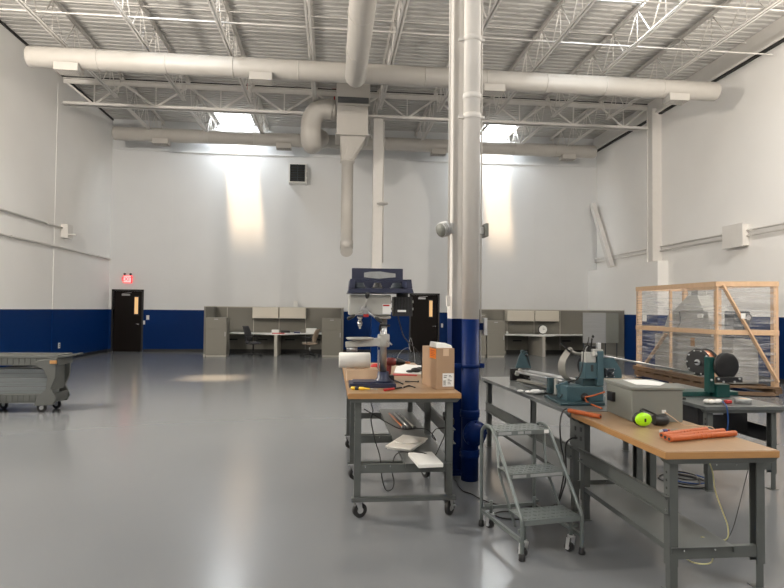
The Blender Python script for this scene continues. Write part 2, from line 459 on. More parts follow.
# ------------------------------------------------------------------ ducts
def grille(x, y, z, w, d, h, par, drop=.04):
    """boxed collar with a dark slotted grille on its underside"""
    MB().box(x-w/2, x+w/2, y-d/2, y+d/2, z-h, z, 'duct').build('register_box', par)
    b = MB(); b.box(x-w/2+.03, x+w/2-.03, y-d/2+.03, y+d/2-.03, z-h-.004, z-h-.0005, 'grille')
    n = 7
    for i in range(n):
        yy = y-d/2+.05+(d-.1)*i/(n-1); b.box(x-w/2+.03, x+w/2-.03, yy-.004, yy+.004, z-h-.010, z-h-.0045, 'duct')
    b.build('register_grille', par)
def xduct(lab, x0, x1, Y, Z, r_, gx, hang):
    t = thing('round_duct', lab, 'duct', ((x0+x1)/2, Y, Z-r_), None)
    b = MB(); b.lathe([(0, r_*.9), (.04, r_), (x1-x0-.04, r_), (x1-x0, r_*.9)], (x0, Y, Z), (1, 0, 0), 'duct', 32); b.build('pipe', t)
    n = int((x1-x0)/1.52)
    for i in range(1, n+1):
        x = x0+(x1-x0)*i/(n+1); MB().lathe([(0, r_+.001), (.004, r_+.008), (.03, r_+.008), (.034, r_+.001)], (x, Y, Z), (1, 0, 0), 'duct', 32).build('seam_band', t)
    for x in gx: grille(x, Y-.06, Z-r_*.75, .50, .34, .17, t)
    b = MB()
    for x in hang: b.cyl((x-.03, Y, Z+r_-.01), (x-.03, Y, 8.29), .006, 'galv', 6)
    b.build('hanger_rod', t)
xduct('front long cream round duct crossing the whole hall', -6.68, 9.42, 13.55, 7.06, .225,
      [at(67, 67, Y=13.4).x, at(261, 74, Y=13.4).x, at(494, 90, Y=13.4).x, at(678, 98, Y=13.4).x], JX[1::2])
xduct('rear round duct crossing in front of the far wall', -7.26, 9.42, 20.3, 7.36, .225,
      [at(162, 143, Y=20.3).x, at(284, 149, Y=20.3).x, at(438, 152, Y=20.3).x, at(567, 156, Y=20.3).x], JX[0::2])
t = thing('round_duct', 'cream round duct running overhead towards the far wall, ending at the front cross duct', 'duct', (.47, 9, 6.6))
b = MB(); b.lathe([(0, .235), (7.4, .235), (7.44, .23), (7.46, .20)], (.46, 5.7, 6.80), (0.003, 1, 0), 'duct', 32); b.build('pipe', t)
for y in (7.2, 8.7, 10.2, 11.7): MB().lathe([(0, .236), (.004, .243), (.03, .243), (.034, .236)], (.465, y, 6.80), (0, 1, 0), 'duct', 32).build('seam_band', t)
b = MB(); b.lathe([(0, .20), (.04, .215), (.30, .22)], (.48, 13.14, 6.83), (0, .25, .12), 'duct', 28); b.build('saddle', t)
b = MB(); b.cyl((.46, 8, 7.03), (.46, 8, 8.29), .006, 'galv', 6); b.cyl((.46, 11, 7.03), (.46, 11, 8.29), .006, 'galv', 6); b.build('hanger_rod', t)

# air handler drop: square plenum, taper, long down pipe
Y0 = 16.4
x0, x1 = at(337, 110, Y=Y0).x, at(370, 110, Y=Y0).x; zt, zm, zb = at(350, 84, Y=Y0).z, at(350, 105, Y=Y0).z, at(350, 134, Y=Y0).z
xc = at(348, 160, Y=Y0).x; z1 = at(345, 156, Y=Y0).z; z2 = at(345, 251, Y=Y0).z; yc = Y0+.5
t = thing('air_drop', 'cream square air plenum narrowing to a long vertical pipe ending above the cubicle', 'duct', (xc, yc, z2))
MB().box(x0, x1-.05, Y0, Y0+1, zb, zm-.02, 'duct').build('plenum', t, .01)
MB().box(x0-.02, x1, Y0-.03, Y0+1.03, zm-.02, 8.298, 'duct').build('plenum_head', t, .01)
b = MB(); za, zc_ = at(350, 103.5, Y=Y0).z, at(350, 97.5, Y=Y0).z
b.box(x0+.02, x1-.04, Y0-.045, Y0-.031, za, zc_, 'grille')
for i in range(4): b.box(x0+.02, x1-.04, Y0-.05, Y0-.046, za+.03+i*.035, za+.04+i*.035, 'louver')
b.build('register_grille', t)
MB().box(x0-.04, x1-.01, Y0-.04, Y0+1.04, zb-.03, zb+.01, 'duct').build('flange', t)
b = MB(); xm = (x0+x1)/2; n = 24; lo = []; up = []
for i in range(n):
    a = 2*PI*i/n+PI/4; c, s_ = math.cos(a), math.sin(a); k = .36/max(abs(c), abs(s_))
    up.append(V((xm+c*k, yc+s_*k*1.1, zb-.03))); lo.append(V((xc+.2*c, yc+.2*s_, z1)))
b.hull(lo, up, 'duct'); b.build('taper', t)
b = MB(); b.lathe([(0, .21), (.03, .215), (.06, .21), (.065, .17), (z1-z2-.35, .17), (z1-z2-.345, .185), (z1-z2-.12, .185)], (xc, yc, z1), (0, 0, -1), 'duct', 28); b.build('down_pipe', t)
b = MB(); b.tube([(xc, yc, z2+.16), (xc, yc-.02, z2+.08), (xc, yc-.10, z2+.03)], .175, 'duct', 20); b.build('nozzle', t)
# elbow
t = thing('elbow_duct', 'cream segmented elbow duct beside the air plenum', 'duct', (-.6, 16.9, 6.4))
b = MB(); Y2 = 16.9
p = [at(u, v, Y=Y2) for u, v in ((333, 110), (326, 109), (318, 111), (312.5, 118), (311, 127), (311, 136), (313, 143), (320, 149))]
p[-1].y += .25
b.tube(p[:-2]+[V((p[-3].x+.02, Y2+.25, p[-2].z+.05)), V((p[-3].x+.08, 17.8, 6.62)), V((p[-3].x+.16, 18.9, 7.0)), V((p[-3].x+.2, 19.8, 7.32))], .29, 'duct', 22); b.build('elbow', t)
b = MB(); b.cyl((p[0].x-.02, Y2, p[0].z), (x0-.03, Y2, p[0].z), .27, 'duct', 20); b.build('collar', t)
# red valve by plenum
b = MB(); q = at(334.5, 93, Y=17.9); b.cyl(q-V((0, 0, .30)), q+V((0, 0, .25)), .02, 'red', 8); b.ball(q-V((0, 0, .05)), .05, 'red'); b.cyl(q+V((-.07, 0, .12)), q+V((.07, 0, .12)), .035, 'red', 10)
tag(b.build('red_valve'), 'small red pipe valve left of the air plenum near the roof', 'valve')
b = MB(); q = at(247, 95.5, Y=17.45); b.ball(q, .06, 'red', (1, 1, .8)); b.cyl(q+V((0, 0, -.1)), q, .03, 'black', 10); b.cyl(q, q+V((0, 0, .36)), .008, 'red', 6)
tag(b.build('alarm_bell'), 'tiny dark red alarm head hanging at the girder above the skylight glow', 'alarm')

# wall heater
t = thing('wall_heater', 'white square wall vent with dark louvres high on far wall', 'vent', (at(297, 173, Y=21.5).x, 21.6, at(297, 182, Y=21.5).z))
p, q = at(288.5, 182.5, Y=21.4), at(306.5, 163.5, Y=21.4)
b = MB(); b.box(p.x, q.x, 21.40, 21.79, p.z, q.z, 'white'); b.build('case', t, .01)
MB().box(p.x+.05, q.x-.05, 21.385, 21.399, p.z+.05, q.z-.05, 'dark').build('opening', t)
b = MB(); n = 7
for i in range(n):
    z = p.z+.09+(q.z-p.z-.18)*i/(n-1); b.bar((p.x+.05, 21.375, z), (q.x-.05, 21.375, z), .035, .008, 'louver', V((0, .6, 1)))
b.box((p.x+q.x)/2-.015, (p.x+q.x)/2+.015, 21.352, 21.37, p.z+.05, q.z-.05, 'louver'); b.build('louvre', t)
b = MB(); b.box(q.x, q.x+.06, 21.5, 21.6, p.z+.25, p.z+.42, 'galv'); b.build('junction_box', t)

# exit sign
p, q = at(123.2, 283, Y=21.75), at(132, 275.5, Y=21.75); cx_, cz_ = (p.x+q.x)/2, (p.z+q.z)/2
t = thing('exit_sign', 'red lit EXIT sign above the dark door at left', 'sign', (cx_, 21.75, p.z))
MB().box(p.x, q.x, 21.72, YB-.001, p.z, q.z, 'exitred').build('housing', t, .008)
MB().box(p.x+.02, q.x-.02, 21.712, 21.7195, p.z+.02, q.z-.02, 'exitface').build('face', t)
text_mesh('EXIT', .19, 'exitred', Matrix.Translation((cx_, 21.709, cz_)) @ Matrix.Rotation(PI/2, 4, 'X'), 'lettering', t)
for s in (-1, 1):
    b = MB(); b.cyl((cx_+s*.10, 21.75, q.z), (cx_+s*.10, 21.75, q.z+.03), .015, 'black', 8); b.cyl((cx_+s*.10, 21.79, q.z+.05), (cx_+s*.10, 21.71, q.z+.045), .035, 'black', 10); b.build('lamp_head', t)

def plate(u, v, lab, name, X=None, w=.075, h=.115):
    t_ = None
    if X is None:
        c = at(u, v, Y=YB); t_ = thing(name, lab, 'outlet' if 'outlet' in name else 'switch', (c.x, YB-.005, c.z))
        MB().box(c.x-w/2, c.x+w/2, YB-.008, YB-.0005, c.z-h/2, c.z+h/2, 'white').build('cover_plate', t_)
        MB().box(c.x-.012, c.x+.012, YB-.014, YB-.0085, c.z-.025, c.z+.025, 'foam').build('toggle', t_)
    else:
        c = at(u, v, X=X); t_ = thing(name, lab, 'outlet', (c.x, c.y, c.z))
        MB().box(XL+.0005, XL+.008, c.y-.06, c.y+.06, c.z-.08, c.z+.08, 'white').build('cover_plate', t_)
        b = MB(); b.box(XL+.0085, XL+.011, c.y-.018, c.y+.018, c.z+.012, c.z+.045, 'black'); b.box(XL+.0085, XL+.011, c.y-.018, c.y+.018, c.z-.045, c.z-.012, 'black'); b.build('socket', t_)
plate(147.8, 317.5, 'upper white switch plate right of the left dark door', 'light_switch', h=.16, w=.10)
plate(144, 322.5, 'lower white switch plate nearest the left dark door', 'light_switch', h=.14)
plate(59, 345.5, 'white outlet low on the blue left wall', 'wall_outlet', X=XL)
plate(442, 325.5, 'white switch plate on blue wall right of the far dark door behind the column', 'light_switch', h=.15)

# conduits on side walls
def conduit(lab, X, s, pts, r_=.025):
    b = MB(); b.tube([(X+s*(r_+.012), y, z) for y, z in pts], r_, 'steelw', 8, smooth=False)
    for y, z in ((p0[0]*(1-k)+p1[0]*k, p0[1]*(1-k)+p1[1]*k) for p0, p1 in zip(pts, pts[1:]) for k in ((.1, .4, .7, .95) if abs(p1[0]-p0[0]) > 2 else ())):
        b.box(min(X, X+s*(r_*2+.016)), max(X, X+s*(r_*2+.016)), y-.012, y+.012, z-r_-.006, z+r_+.006, 'steelw')
    return tag(b.build('conduit'), lab, 'conduit')
conduit('lower painted conduit along the white left wall', XL+.004, 1, [(0, 3.27), (YB-.05, 3.28)], .028)
conduit('upper painted conduit on the left wall ending at a small box', XL+.004, 1, [(0, 3.84), (17.95, 3.86)], .028)
b = MB(); b.box(XL+.001, XL+.20, 17.95, 18.30, 3.58, 3.98, 'steelw'); b.box(XL+.001, XL+.42, 17.98, 18.04, 3.66, 3.70, 'steelw')
tag(b.build('junction_box', bev=.008), 'white junction box on the left wall at the end of the upper conduit', 'junction box')
for z, wd in ((3.62, 'upper'), (3.49, 'lower')):
    conduit(wd+' of two painted conduits along the white right wall', XR-.02, -1, [(4, z), (17.28, z)], .024)
    conduit(wd+' of two short painted conduits crossing behind the leaning beam', XR-.02, -1, [(17.62, z), (YB-.02, z)], .024)
b = MB(); b.box(10.02, XR-.001, 13.45, 14.15, 3.25, 3.78, 'steelw'); b.box(10.0, 10.019, 13.42, 14.18, 3.22, 3.81, 'steelw')
tag(b.build('electrical_box', bev=.01), 'painted electrical box on the conduits of the right wall', 'electrical box')
b = MB(); b.bar((10.0, 21.72, 5.72), (10.0, 20.2, 3.18), .16, .20, 'steelw', V((0, 1, .6))); b.box(9.90, 9.919, 19.99, 20.4, 3.162, 3.17, 'steelw')
tag(b.build('leaning_beam'), 'white diagonal beam leaning in the far right corner on the wall ledge', 'beam')

# ------------------------------------------------------------------ far column
Yc = 17.62; xa, xb = at(372.8, 200, Y=Yc).x, at(382.5, 200, Y=Yc).x
t = thing('steel_column', 'far square column painted white behind the drill press, blue at its foot', 'column', ((xa+xb)/2, Yc+.15, 0))
MB().box(xa, xb, Yc, Yc+.28, .02, BH, 'blue').build('shaft_base', t)
MB().box(xa, xb, Yc-.002, Yc+.282, BH, 7.365, 'steelw').build('shaft', t)
MB().box(xa-.08, xb+.08, Yc-.08, Yc+.36, 0, .02, 'blue').build('foot_plate', t)
b = MB(); q = at(382.5, 204.5, Y=17.3); b.lathe([(0, .05), (.02, .17), (.04, .17), (.05, .05)], q, (0, .1, 1), 'steelw', 20); b.cyl(q+V((0, 0, .02)), (q.x-.01, Yc-.003, q.z+.05), .012, 'steelw', 6)
tag(b.build('antenna_disc'), 'small white disc mounted on the far column', 'antenna')
b = MB(); b.tube([(xb+.03, Yc+.1, 7.3), (xb+.03, Yc+.1, 3.0)], .02, 'steelw', 8, smooth=False); tag(b.build('conduit'), 'thin painted conduit running down the right side of the far column', 'conduit')

# ------------------------------------------------------------------ near column with drain pipe
Yp = 5.55
cl, cr = at(451.5, 300, Y=Yp+.1).x, at(470, 300, Y=Yp+.1).x
t = thing('steel_column', 'near tall steel column, white above and blue below, behind the round pipe', 'column', ((cl+cr)/2, Yp+.2, 0))
for nm, za, zb, m_ in (('shaft_base', .02, BH, 'pipeblue'), ('shaft', BH, 8.2, 'steelw')):
    b = MB(); b.box(cl, cl+.012, Yp+.08, Yp+.30, za, zb, m_); b.box(cr-.012, cr, Yp+.08, Yp+.30, za, zb, m_); b.box(cl+.012, cr-.012, Yp+.18, Yp+.195, za, zb, m_); b.build(nm, t)
MB().box(cl-.05, cr+.05, Yp+.03, Yp+.35, 0, .02, 'pipeblue').build('foot_plate', t)
px = at(470, 400, Y=5.45).x; pr = .082; pc = V((px, 5.45, 0))
t = thing('drain_pipe', 'tall round drain pipe, white above and blue below, beside the step ladder', 'pipe', (px, 5.45, 0))
MB().cyl((px, 5.45, 0), (px, 5.45, BH), pr, 'pipeblue', 28).build('lower_pipe', t, label='blue lower length of the pipe')
MB().cyl((px, 5.45, BH), (px, 5.45, 8.25), pr-.001, 'steelw', 28).build('upper_pipe', t, label='white upper length of the pipe')
for v in (40, 118, 98):
    z = at(470, v, Y=5.4).z
    b = MB(); b.lathe([(0, pr), (.004, pr+.006), (.05, pr+.006), (.054, pr)], (px, 5.45, z), (0, 0, 1), 'steelw', 28)
    if v != 98: b.box(px-pr-.05, px-pr-.002, 5.43, 5.47, z+.01, z+.035, 'steelw'); b.box(px+pr+.002, px+pr+.035, 5.43, 5.47, z+.01, z+.035, 'steelw')
    b.build('coupling', t)
z = at(470, 366, Y=5.4).z
b = MB(); b.lathe([(0, pr), (.003, pr+.008), (.035, pr+.008), (.038, pr)], (px, 5.45, z-.02), (0, 0, 1), 'pipeblue', 28); b.box(px-pr-.07, px-pr-.004, 5.43, 5.47, z-.02, z+.02, 'pipeblue'); b.box(px+pr+.004, px+pr+.05, 5.43, 5.47, z-.022, z+.022, 'pipeblue'); b.build('clamp', t)
for v in (414, 454):
    z = at(470, v, Y=5.4).z; b = MB(); b.lathe([(-.035, pr), (-.03, pr+.012), (-.015, pr+.006), (.0, pr+.014), (.015, pr+.006), (.03, pr+.012), (.035, pr)], (px, 5.45, z), (0, 0, 1), 'pipeblue', 28); b.build('coupling', t)
zc_ = at(472, 435, Y=5.3).z
b = MB(); b.lathe([(0, .10), (.02, .105), (.02, .118), (.045, .118), (.045, .10), (.07, .09), (.09, .05), (.095, .02)], (px+.02, 5.40, zc_), (.25, -1, 0), 'pipeblue', 24)
for i in range(8):
    a = 2*PI*i/8; d = V((.25, -1, 0)).normalized(); e = d.cross(V((0, 0, 1))).normalized(); c = V((px+.02, 5.40, zc_))+d*.045+(e*math.cos(a)+V((0, 0, 1))*math.sin(a))*.108
    b.cyl(c, c+d*.012, .009, 'pipeblue', 6)
b.build('valve_cover', t)
# thin conduit at column left
b = MB(); xk = at(450, 200, Y=Yp).x; b.tube([(xk, Yp+.05, 1.7), (xk, Yp+.05, 8.2)], .010, 'steelw', 8, smooth=False); b.box(xk-.018, xk+.018, Yp+.03, Yp+.075, 1.62, 1.72, 'steelw')
tag(b.build('conduit'), 'thin vertical conduit on the left side of the near column', 'conduit')
xk2 = at(482.6, 200, Y=Yp).x; b = MB(); b.tube([(xk2, Yp+.05, .9), (xk2, Yp+.05, 8.2)], .008, 'steelw', 8, smooth=False)
tag(b.build('conduit'), 'thin vertical conduit on the right side of the near column', 'conduit')
# floodlight left
t = thing('emergency_light', 'grey ribbed floodlight on the left of the near column', 'light', at(442, 233, Y=5.6))
a, c = at(449, 228, Y=5.6), at(434, 232, Y=5.52)
b = MB(); b.bar(a+V((.03, .05, 0)), a, .07, .10, 'galv'); b.build('bracket', t)
b = MB(); d = (c-a).normalized(); b.lathe([(0, .03), (.02, .055), (.08, .07), (.115, .062), (.118, .0)], a, d, 'encl', 12); b.build('head', t)
b = MB()
for i in range(4): b.lathe([(0, .07), (.002, .076), (.007, .076), (.009, .07)], a+d*(.03+i*.02), d, 'galv', 12)
b.build('fin', t)
t = thing('emergency_light', 'small grey box light on the right of the near column', 'light', at(482, 237, Y=5.6))
a, c = at(479, 237, Y=5.6), at(485, 224, Y=5.6)
MB().box(a.x-.01, c.x-.012, 5.58, 5.66, a.z+.03, c.z-.03, 'galv').build('bracket', t)
MB().box(c.x-.011, c.x+.02, 5.53, 5.70, a.z, c.z, 'encl').build('head', t, .006)
a, c = at(478, 333, Y=5.6), at(486, 320, Y=5.6)
b = MB(); b.box(c.x-.03, c.x, 5.55, 5.65, a.z-.02, c.z+.02, 'galv'); b.box(a.x-.005, c.x-.031, 5.58, 5.62, a.z+.03, c.z-.03, 'pipeblue')
tag(b.build('wall_bracket'), 'small grey plate bracket on the near column just above the blue paint line', 'bracket')

# ------------------------------------------------------------------ cubicles along the far wall
CF, CB = 19.6, 21.45     # front and back lines of the workstations
def X_(u, Y, v=330): return at(u, v, Y=Y).x
def Z_(v, Y, u=270): return at(u, v, Y=Y).z
PT = 1.64
def panel_parts(t, x0, x1, y0, y1, zt, trim=True):
    MB().box(x0, x1, y0, y1, .08, zt-.03, 'fabric').build('fabric_panel', t)
    b = MB(); e = .006; b.box(x0-e, x1+e, y0-e, y1+e, zt-.03, zt, 'fabric2'); b.box(x0-e, x1+e, y0-e, y1+e, 0, .08, 'fabric2'); b.build('panel_trim', t)
def cabinet(lab, x0, x1, y0, y1, zt, split):
    t = thing('storage_cabinet', lab, 'cabinet', ((x0+x1)/2, (y0+y1)/2, 0))
    MB().box(x0, x1, y0+.022, y1, .06, zt, 'cabinet').build('body', t, .006)
    MB().box(x0+.02, x1-.02, y0+.03, y1, 0, .06, 'fabric2').build('plinth', t)
    b = MB(); b.box(x0+.006, x1-.006, y0, y0+.02, .07, split-.008, 'cabinet'); d = b.build('door', t, .004)
    MB().box(x1-.05, x1-.035, y0-.018, y0-.001, split-.25, split-.10, 'galv').build('handle', d)
    b = MB(); b.box(x0+.006, x1-.006, y0, y0+.02, split+.002, zt-.006, 'cabinet'); d = b.build('drawer', t, .004)
    MB().box((x0+x1)/2-.06, (x0+x1)/2+.06, y0-.018, y0-.001, zt-.06, zt-.045, 'galv').build('handle', d)
def bin_(lab, x0, x1, z0, z1, grp):
    t = thing('overhead_bin', lab, 'overhead cabinet', ((x0+x1)/2, CB-.2, z0), grp)
    MB().box(x0, x1, CB-.38, CB-.035, z0, z1, 'bin').build('body', t, .008)
    MB().box(x0+.008, x1-.008, CB-.40, CB-.382, z0+.01, z1-.008, 'bin').build('flip_door', t, .004)
    MB().box(x0+.04, x1-.04, CB-.36, CB-.2, z0-.03, z0-.001, 'dark').build('task_light', t)

# left station
a0, a1 = X_(205.5, CF), X_(341.5, CF)
t = thing('cubicle_partition', 'grey fabric cubicle partition around two desks at left of the far wall', 'partition', ((a0+a1)/2, CB, 0))
panel_parts(t, a0-.06, a1+.06, CB-.03, CB+.03, PT)
panel_parts(t, a0-.065, a0-.012, CF+.05, CB-.04, PT); panel_parts(t, a1+.012, a1+.065, CF+.05, CB-.04, PT)
xb0, xb1 = X_(227, CB-.03), X_(322, CB-.03)
b = MB()
for u in (227, 253.5, 279, 305.5): x = X_(u, CB-.03); b.box(x-.012, x+.012, CB-.038, CB-.031, .08, PT-.03, 'fabric2')
b.build('panel_trim', t)
xm = X_(276, 19.9)
MB().box(xm-.05, xm+.05, 19.85, CB-.04, 0, .70, 'fabric2').build('centre_gable', t)
b = MB()
for u in (233, 263, 290, 316): x = X_(u, CB-.03); b.box(x-.17, x+.17, CB-.06, CB-.039, .45, .50, 'black')
b.build('cable_slot', t)
MB().box(xb0, xb1, CB-.05, CB-.039, 0.0, .13, 'dark').build('base_raceway', t)
cabinet('tall beige cabinet at the left end of the left cubicle', a0, X_(226.5, CF), CF, CF+.6, Z_(318, CF), Z_(329, CF))
cabinet('tall beige cabinet at the right end of the left cubicle', X_(322, CF), a1, CF, CF+.6, Z_(318, CF), Z_(329.5, CF))
G = 'overhead bins of the cubicles'
z0, z1 = Z_(318.3, CB-.4), Z_(307.3, CB-.4)
Y_ = CB-.4
bin_('cream overhead bin, left one of the left cubicle', X_(252, Y_), X_(278.2, Y_), z0, z1, G)
bin_('cream overhead bin, right one of the left cubicle', X_(279.2, Y_), X_(305.5, Y_), z0, z1, G)
def worktop(lab, x0, x1, xmid):
    b = MB(); z = .735
    poly = [(x0, 20.55), (xmid-.75, 20.45), (xmid-.35, 19.98), (xmid+.35, 19.98), (xmid+.75, 20.45), (x1, 20.55), (x1, CB-.045), (x0, CB-.045)]
    b.prism([(x, y, z-.035) for x, y in poly], (0, 0, .035), 'desk')
    return tag(b.build('worktop', bev=.006), lab, 'desk')
worktop('white cubicle worktop with bulging middle at the left of the far wall', X_(226.5, 20.2), X_(322, 20.2), xm)

def office_chair(lab, x, y, rz, back, seat, tall):
    T = Matrix.Translation((x, y, 0)) @ Matrix.Rotation(rz, 4, 'Z')
    t = thing('office_chair', lab, 'office chair', (x, y, 0))
    b = MB(T)
    for i in range(5):
        a = 2*PI*i/5+.3; c, s_ = math.cos(a), math.sin(a)
        b.bar((0, 0, .10), (.31*c, .31*s_, .075), .05, .035, 'black')
    b.cyl((0, 0, .07), (0, 0, .14), .045, 'black'); b.build('star_base', t)
    for i in range(5):
        a = 2*PI*i/5+.3; c, s_ = math.cos(a)*.31, math.sin(a)*.31
        b = MB(T); 
        for k in (-1, 1): b.cyl((c-.022*k*math.sin(a)-.0, s_+.022*k*math.cos(a), .03), (c-.008*k*math.sin(a), s_+.008*k*math.cos(a), .03), .03, 'black', 12)
        b.cyl((c, s_, .03), (c, s_, .075), .008, 'black', 8); b.build('caster', t)
    MB(T).cyl((0, 0, .13), (0, 0, .40), .026, 'chrome' if not tall else 'black').build('gas_lift', t)
    b = MB(T); b.lathe([(0, .16), (.015, .24), (.05, .26), (.075, .24), (.085, .10)], (0, 0, .40), (0, 0, 1), seat, 24); b.build('seat', t)
    b = MB(T)
    n = 8; k = b.mi(back); g = []
    for i in range(n+1):
        z = .50+(.50 if tall else .42)*i/n; w = .24-.05*(i/n)**2; row = []
        for j in range(n+1):
            xx = -w+2*w*j/n; row.append((xx, -.21-.10*(i/n)-.03*math.sin(PI*i/n)*-1+.05*(xx/.24)**2, z))
        g.append(row)
    fr = [[b.bm.verts.new(p) for p in r_] for r_ in g]; bk = [[b.bm.verts.new(V(p)+V((0, -.025, 0))) for p in r_] for r_ in g]
    for i in range(n):
        for j in range(n):
            b._f([fr[i][j], fr[i][j+1], fr[i+1][j+1], fr[i+1][j]], k, True); b._f([bk[i][j], bk[i+1][j], bk[i+1][j+1], bk[i][j+1]], k, True)
    for i in range(n):
        b._f([fr[i][0], fr[i+1][0], bk[i+1][0], bk[i][0]], k); b._f([fr[i][n], bk[i][n], bk[i+1][n], fr[i+1][n]], k)
        b._f([fr[0][i], bk[0][i], bk[0][i+1], fr[0][i+1]], k); b._f([fr[n][i], fr[n][i+1], bk[n][i+1], bk[n][i]], k)
    b.build('backrest', t)
    b = MB(T); b.tube([(0, -.05, .41), (0, -.20, .44), (0, -.27, .62)], .018, 'black', 8); b.build('back_support', t)
    for s in (-1, 1):
        b = MB(T); b.tube([(s*.20, 0, .43), (s*.28, 0, .46), (s*.29, -.02, .64)], .014, 'black', 8); b.box(s*.29-.035, s*.29+.035, -.14, .12, .64, .665, 'black'); b.build('armrest', t)
office_chair('black mesh office chair at the left cubicle desk', X_(253.5, 19.75), 19.75, -1.9, 'mesh', 'mesh', True)
office_chair('tan padded office chair with black base at the left cubicle desk', X_(310, 19.65), 19.65, 1.25, 'tan', 'tan', False)

def small(name, lab, cat, m_, u0, u1, v0, v1, Y, d, group=None, bev=.004, zb=None):
    p, q = at(u0, v1, Y=Y), at(u1, v0, Y=Y)
    z = p.z if zb is None else zb
    h = q.z-p.z
    b = MB(); b.box(p.x, q.x, Y, Y+d, z, z+h, m_)
    return tag(b.build(name, bev=bev), lab, cat, group)
DT = .7355
small('desk_phone', 'pale desk phone left of centre on the left cubicle worktop', 'telephone', 'white', 271.5, 279, 329.5, 332.5, 20.9, .2, zb=DT)
small('desk_phone', 'dark desk phone on the left cubicle worktop', 'telephone', 'black', 281, 290, 330, 332.3, 20.95, .2, zb=DT)
small('printer', 'small white printer behind the tan chair', 'printer', 'white', 306, 316.5, 327.5, 332, 20.9, .35, zb=DT)
small('file_box', 'small grey box beside the white printer', 'box', 'cabinet', 301, 305.5, 329, 332, 20.95, .2, zb=DT)
small('red_folder', 'red folder on the left cubicle worktop above the middle support', 'folder', 'red', 272, 284, 333.6, 334.3, 20.12, .22, bev=0, zb=DT)
small('purple_folder', 'dark purple folder on the left cubicle worktop beside the grey box', 'folder', 'purple', 294, 300, 330.6, 332, 20.75, .2, bev=0, zb=DT)
small('paper_cup_box', 'small white box standing on top of the left cubicle partition', 'box', 'white', 293.5, 297.8, 301.5, 307.6, CB-.02, .035, zb=PT+.001)

# right station
a0 = X_(479, CF); a1 = 9.83
t = thing('cubicle_partition', 'grey fabric cubicle partition around the desk with the round white clock', 'partition', ((a0+a1)/2, CB, 0))
panel_parts(t, a0+.05, a1-.04, CB-.03, CB+.03, PT)
panel_parts(t, a1-.05, a1, 18.95, CB-.04, PT); panel_parts(t, a0, a0+.05, CF+.7, CB-.04, PT)
b = MB()
for u in (507, 534, 560): x = X_(u, CB-.03); b.box(x-.012, x+.012, CB-.038, CB-.031, .08, PT-.03, 'fabric2')
b.build('panel_trim', t)
xm2 = X_(543.5, 19.95)
MB().box(xm2-.05, xm2+.05, 19.9, CB-.04, 0, .70, 'fabric2').build('centre_gable', t)
b = MB()
for u in (517, 541, 566): x = X_(u, CB-.03); b.box(x-.17, x+.17, CB-.06, CB-.039, .45, .50, 'black')
b.build('cable_slot', t)
MB().box(X_(506, CB), X_(600, CB), CB-.05, CB-.039, 0, .13, 'dark').build('base_raceway', t)
cabinet('tall beige cabinet at the left end of the right cubicle', X_(487, CF), X_(505, CF), CF, CF+.6, Z_(319, CF), Z_(331, CF))
cabinet('narrow beige cabinet seen beside the blue pipe', X_(479.5, CF), X_(486.2, CF), CF-.02, CF+.6, Z_(314, CF, 482), Z_(326, CF))
z0, z1 = Z_(321.3, CB-.4, 530), Z_(310.7, CB-.4, 530)
bin_('cream overhead bin, left one of the right cubicle', X_(507.3, Y_), X_(534.3, Y_), z0, z1, G)
bin_('cream overhead bin, right one of the right cubicle', X_(535.3, Y_), X_(559.3, Y_), z0, z1, G)
worktop('white cubicle worktop under the round white clock', X_(505.5, 20.2), X_(600, 20.2), xm2)
t = thing('round_clock', 'round white clock with dark rim standing on the right cubicle worktop', 'clock', (X_(543, 20.7), 20.7, DT))
q = V((X_(543, 20.7), 20.7, DT+.185))
b = MB(); b.lathe([(0, .16), (.02, .178), (.05, .178), (.055, .15)], q+V((0, -.0, 0)), (0, 1, .08), 'black', 28); b.build('rim', t)
b = MB(); b.lathe([(0, .148), (.008, .15), (.02, .15)], q+V((0, -.008, -.001)), (0, 1, .08), 'paper', 28); b.build('dial', t)
b = MB(); b.bar(q+V((0, -.012, 0)), q+V((.0, -.013, .10)), .008, .003, 'black', V((0, 1, 0))); b.bar(q+V((0, -.012, 0)), q+V((.07, -.012, .02)), .01, .003, 'black', V((0, 1, 0))); b.build('hand', t)
small('paper_cup', 'little white cup on the right cubicle worktop beside the tall cabinet', 'cup', 'white', 506.5, 508.3, 332.3, 335, 20.8, .08, zb=DT)
# pale screen panels standing in front at right
t = thing('screen_panel', 'pale grey screen panel leaning at the right cubicle, behind the bench machine', 'panel', (X_(600, 18.7), 18.7, 0))
p, q = at(583, 343, Y=18.7), at(606, 312.8, Y=18.7); 
MB().box(p.x, q.x-.004, 18.7, 18.73, p.z, q.z, 'glasspanel').build('sheet', t)
p2, q2 = at(606, 343, Y=18.7), at(618.5, 313.5, Y=18.7)
MB().box(p2.x, q2.x, 18.7, 18.73, p2.z, q2.z, 'encl').build('sheet', t)
b = MB()
for x in (p.x+.04, q.x, q2.x-.04): b.box(x-.012, x+.012, 18.731, 18.75, 0, q.z-.02, 'louver'); b.box(x-.012, x+.012, 18.6, 18.85, 0, .02, 'louver')
b.build('stand', t)

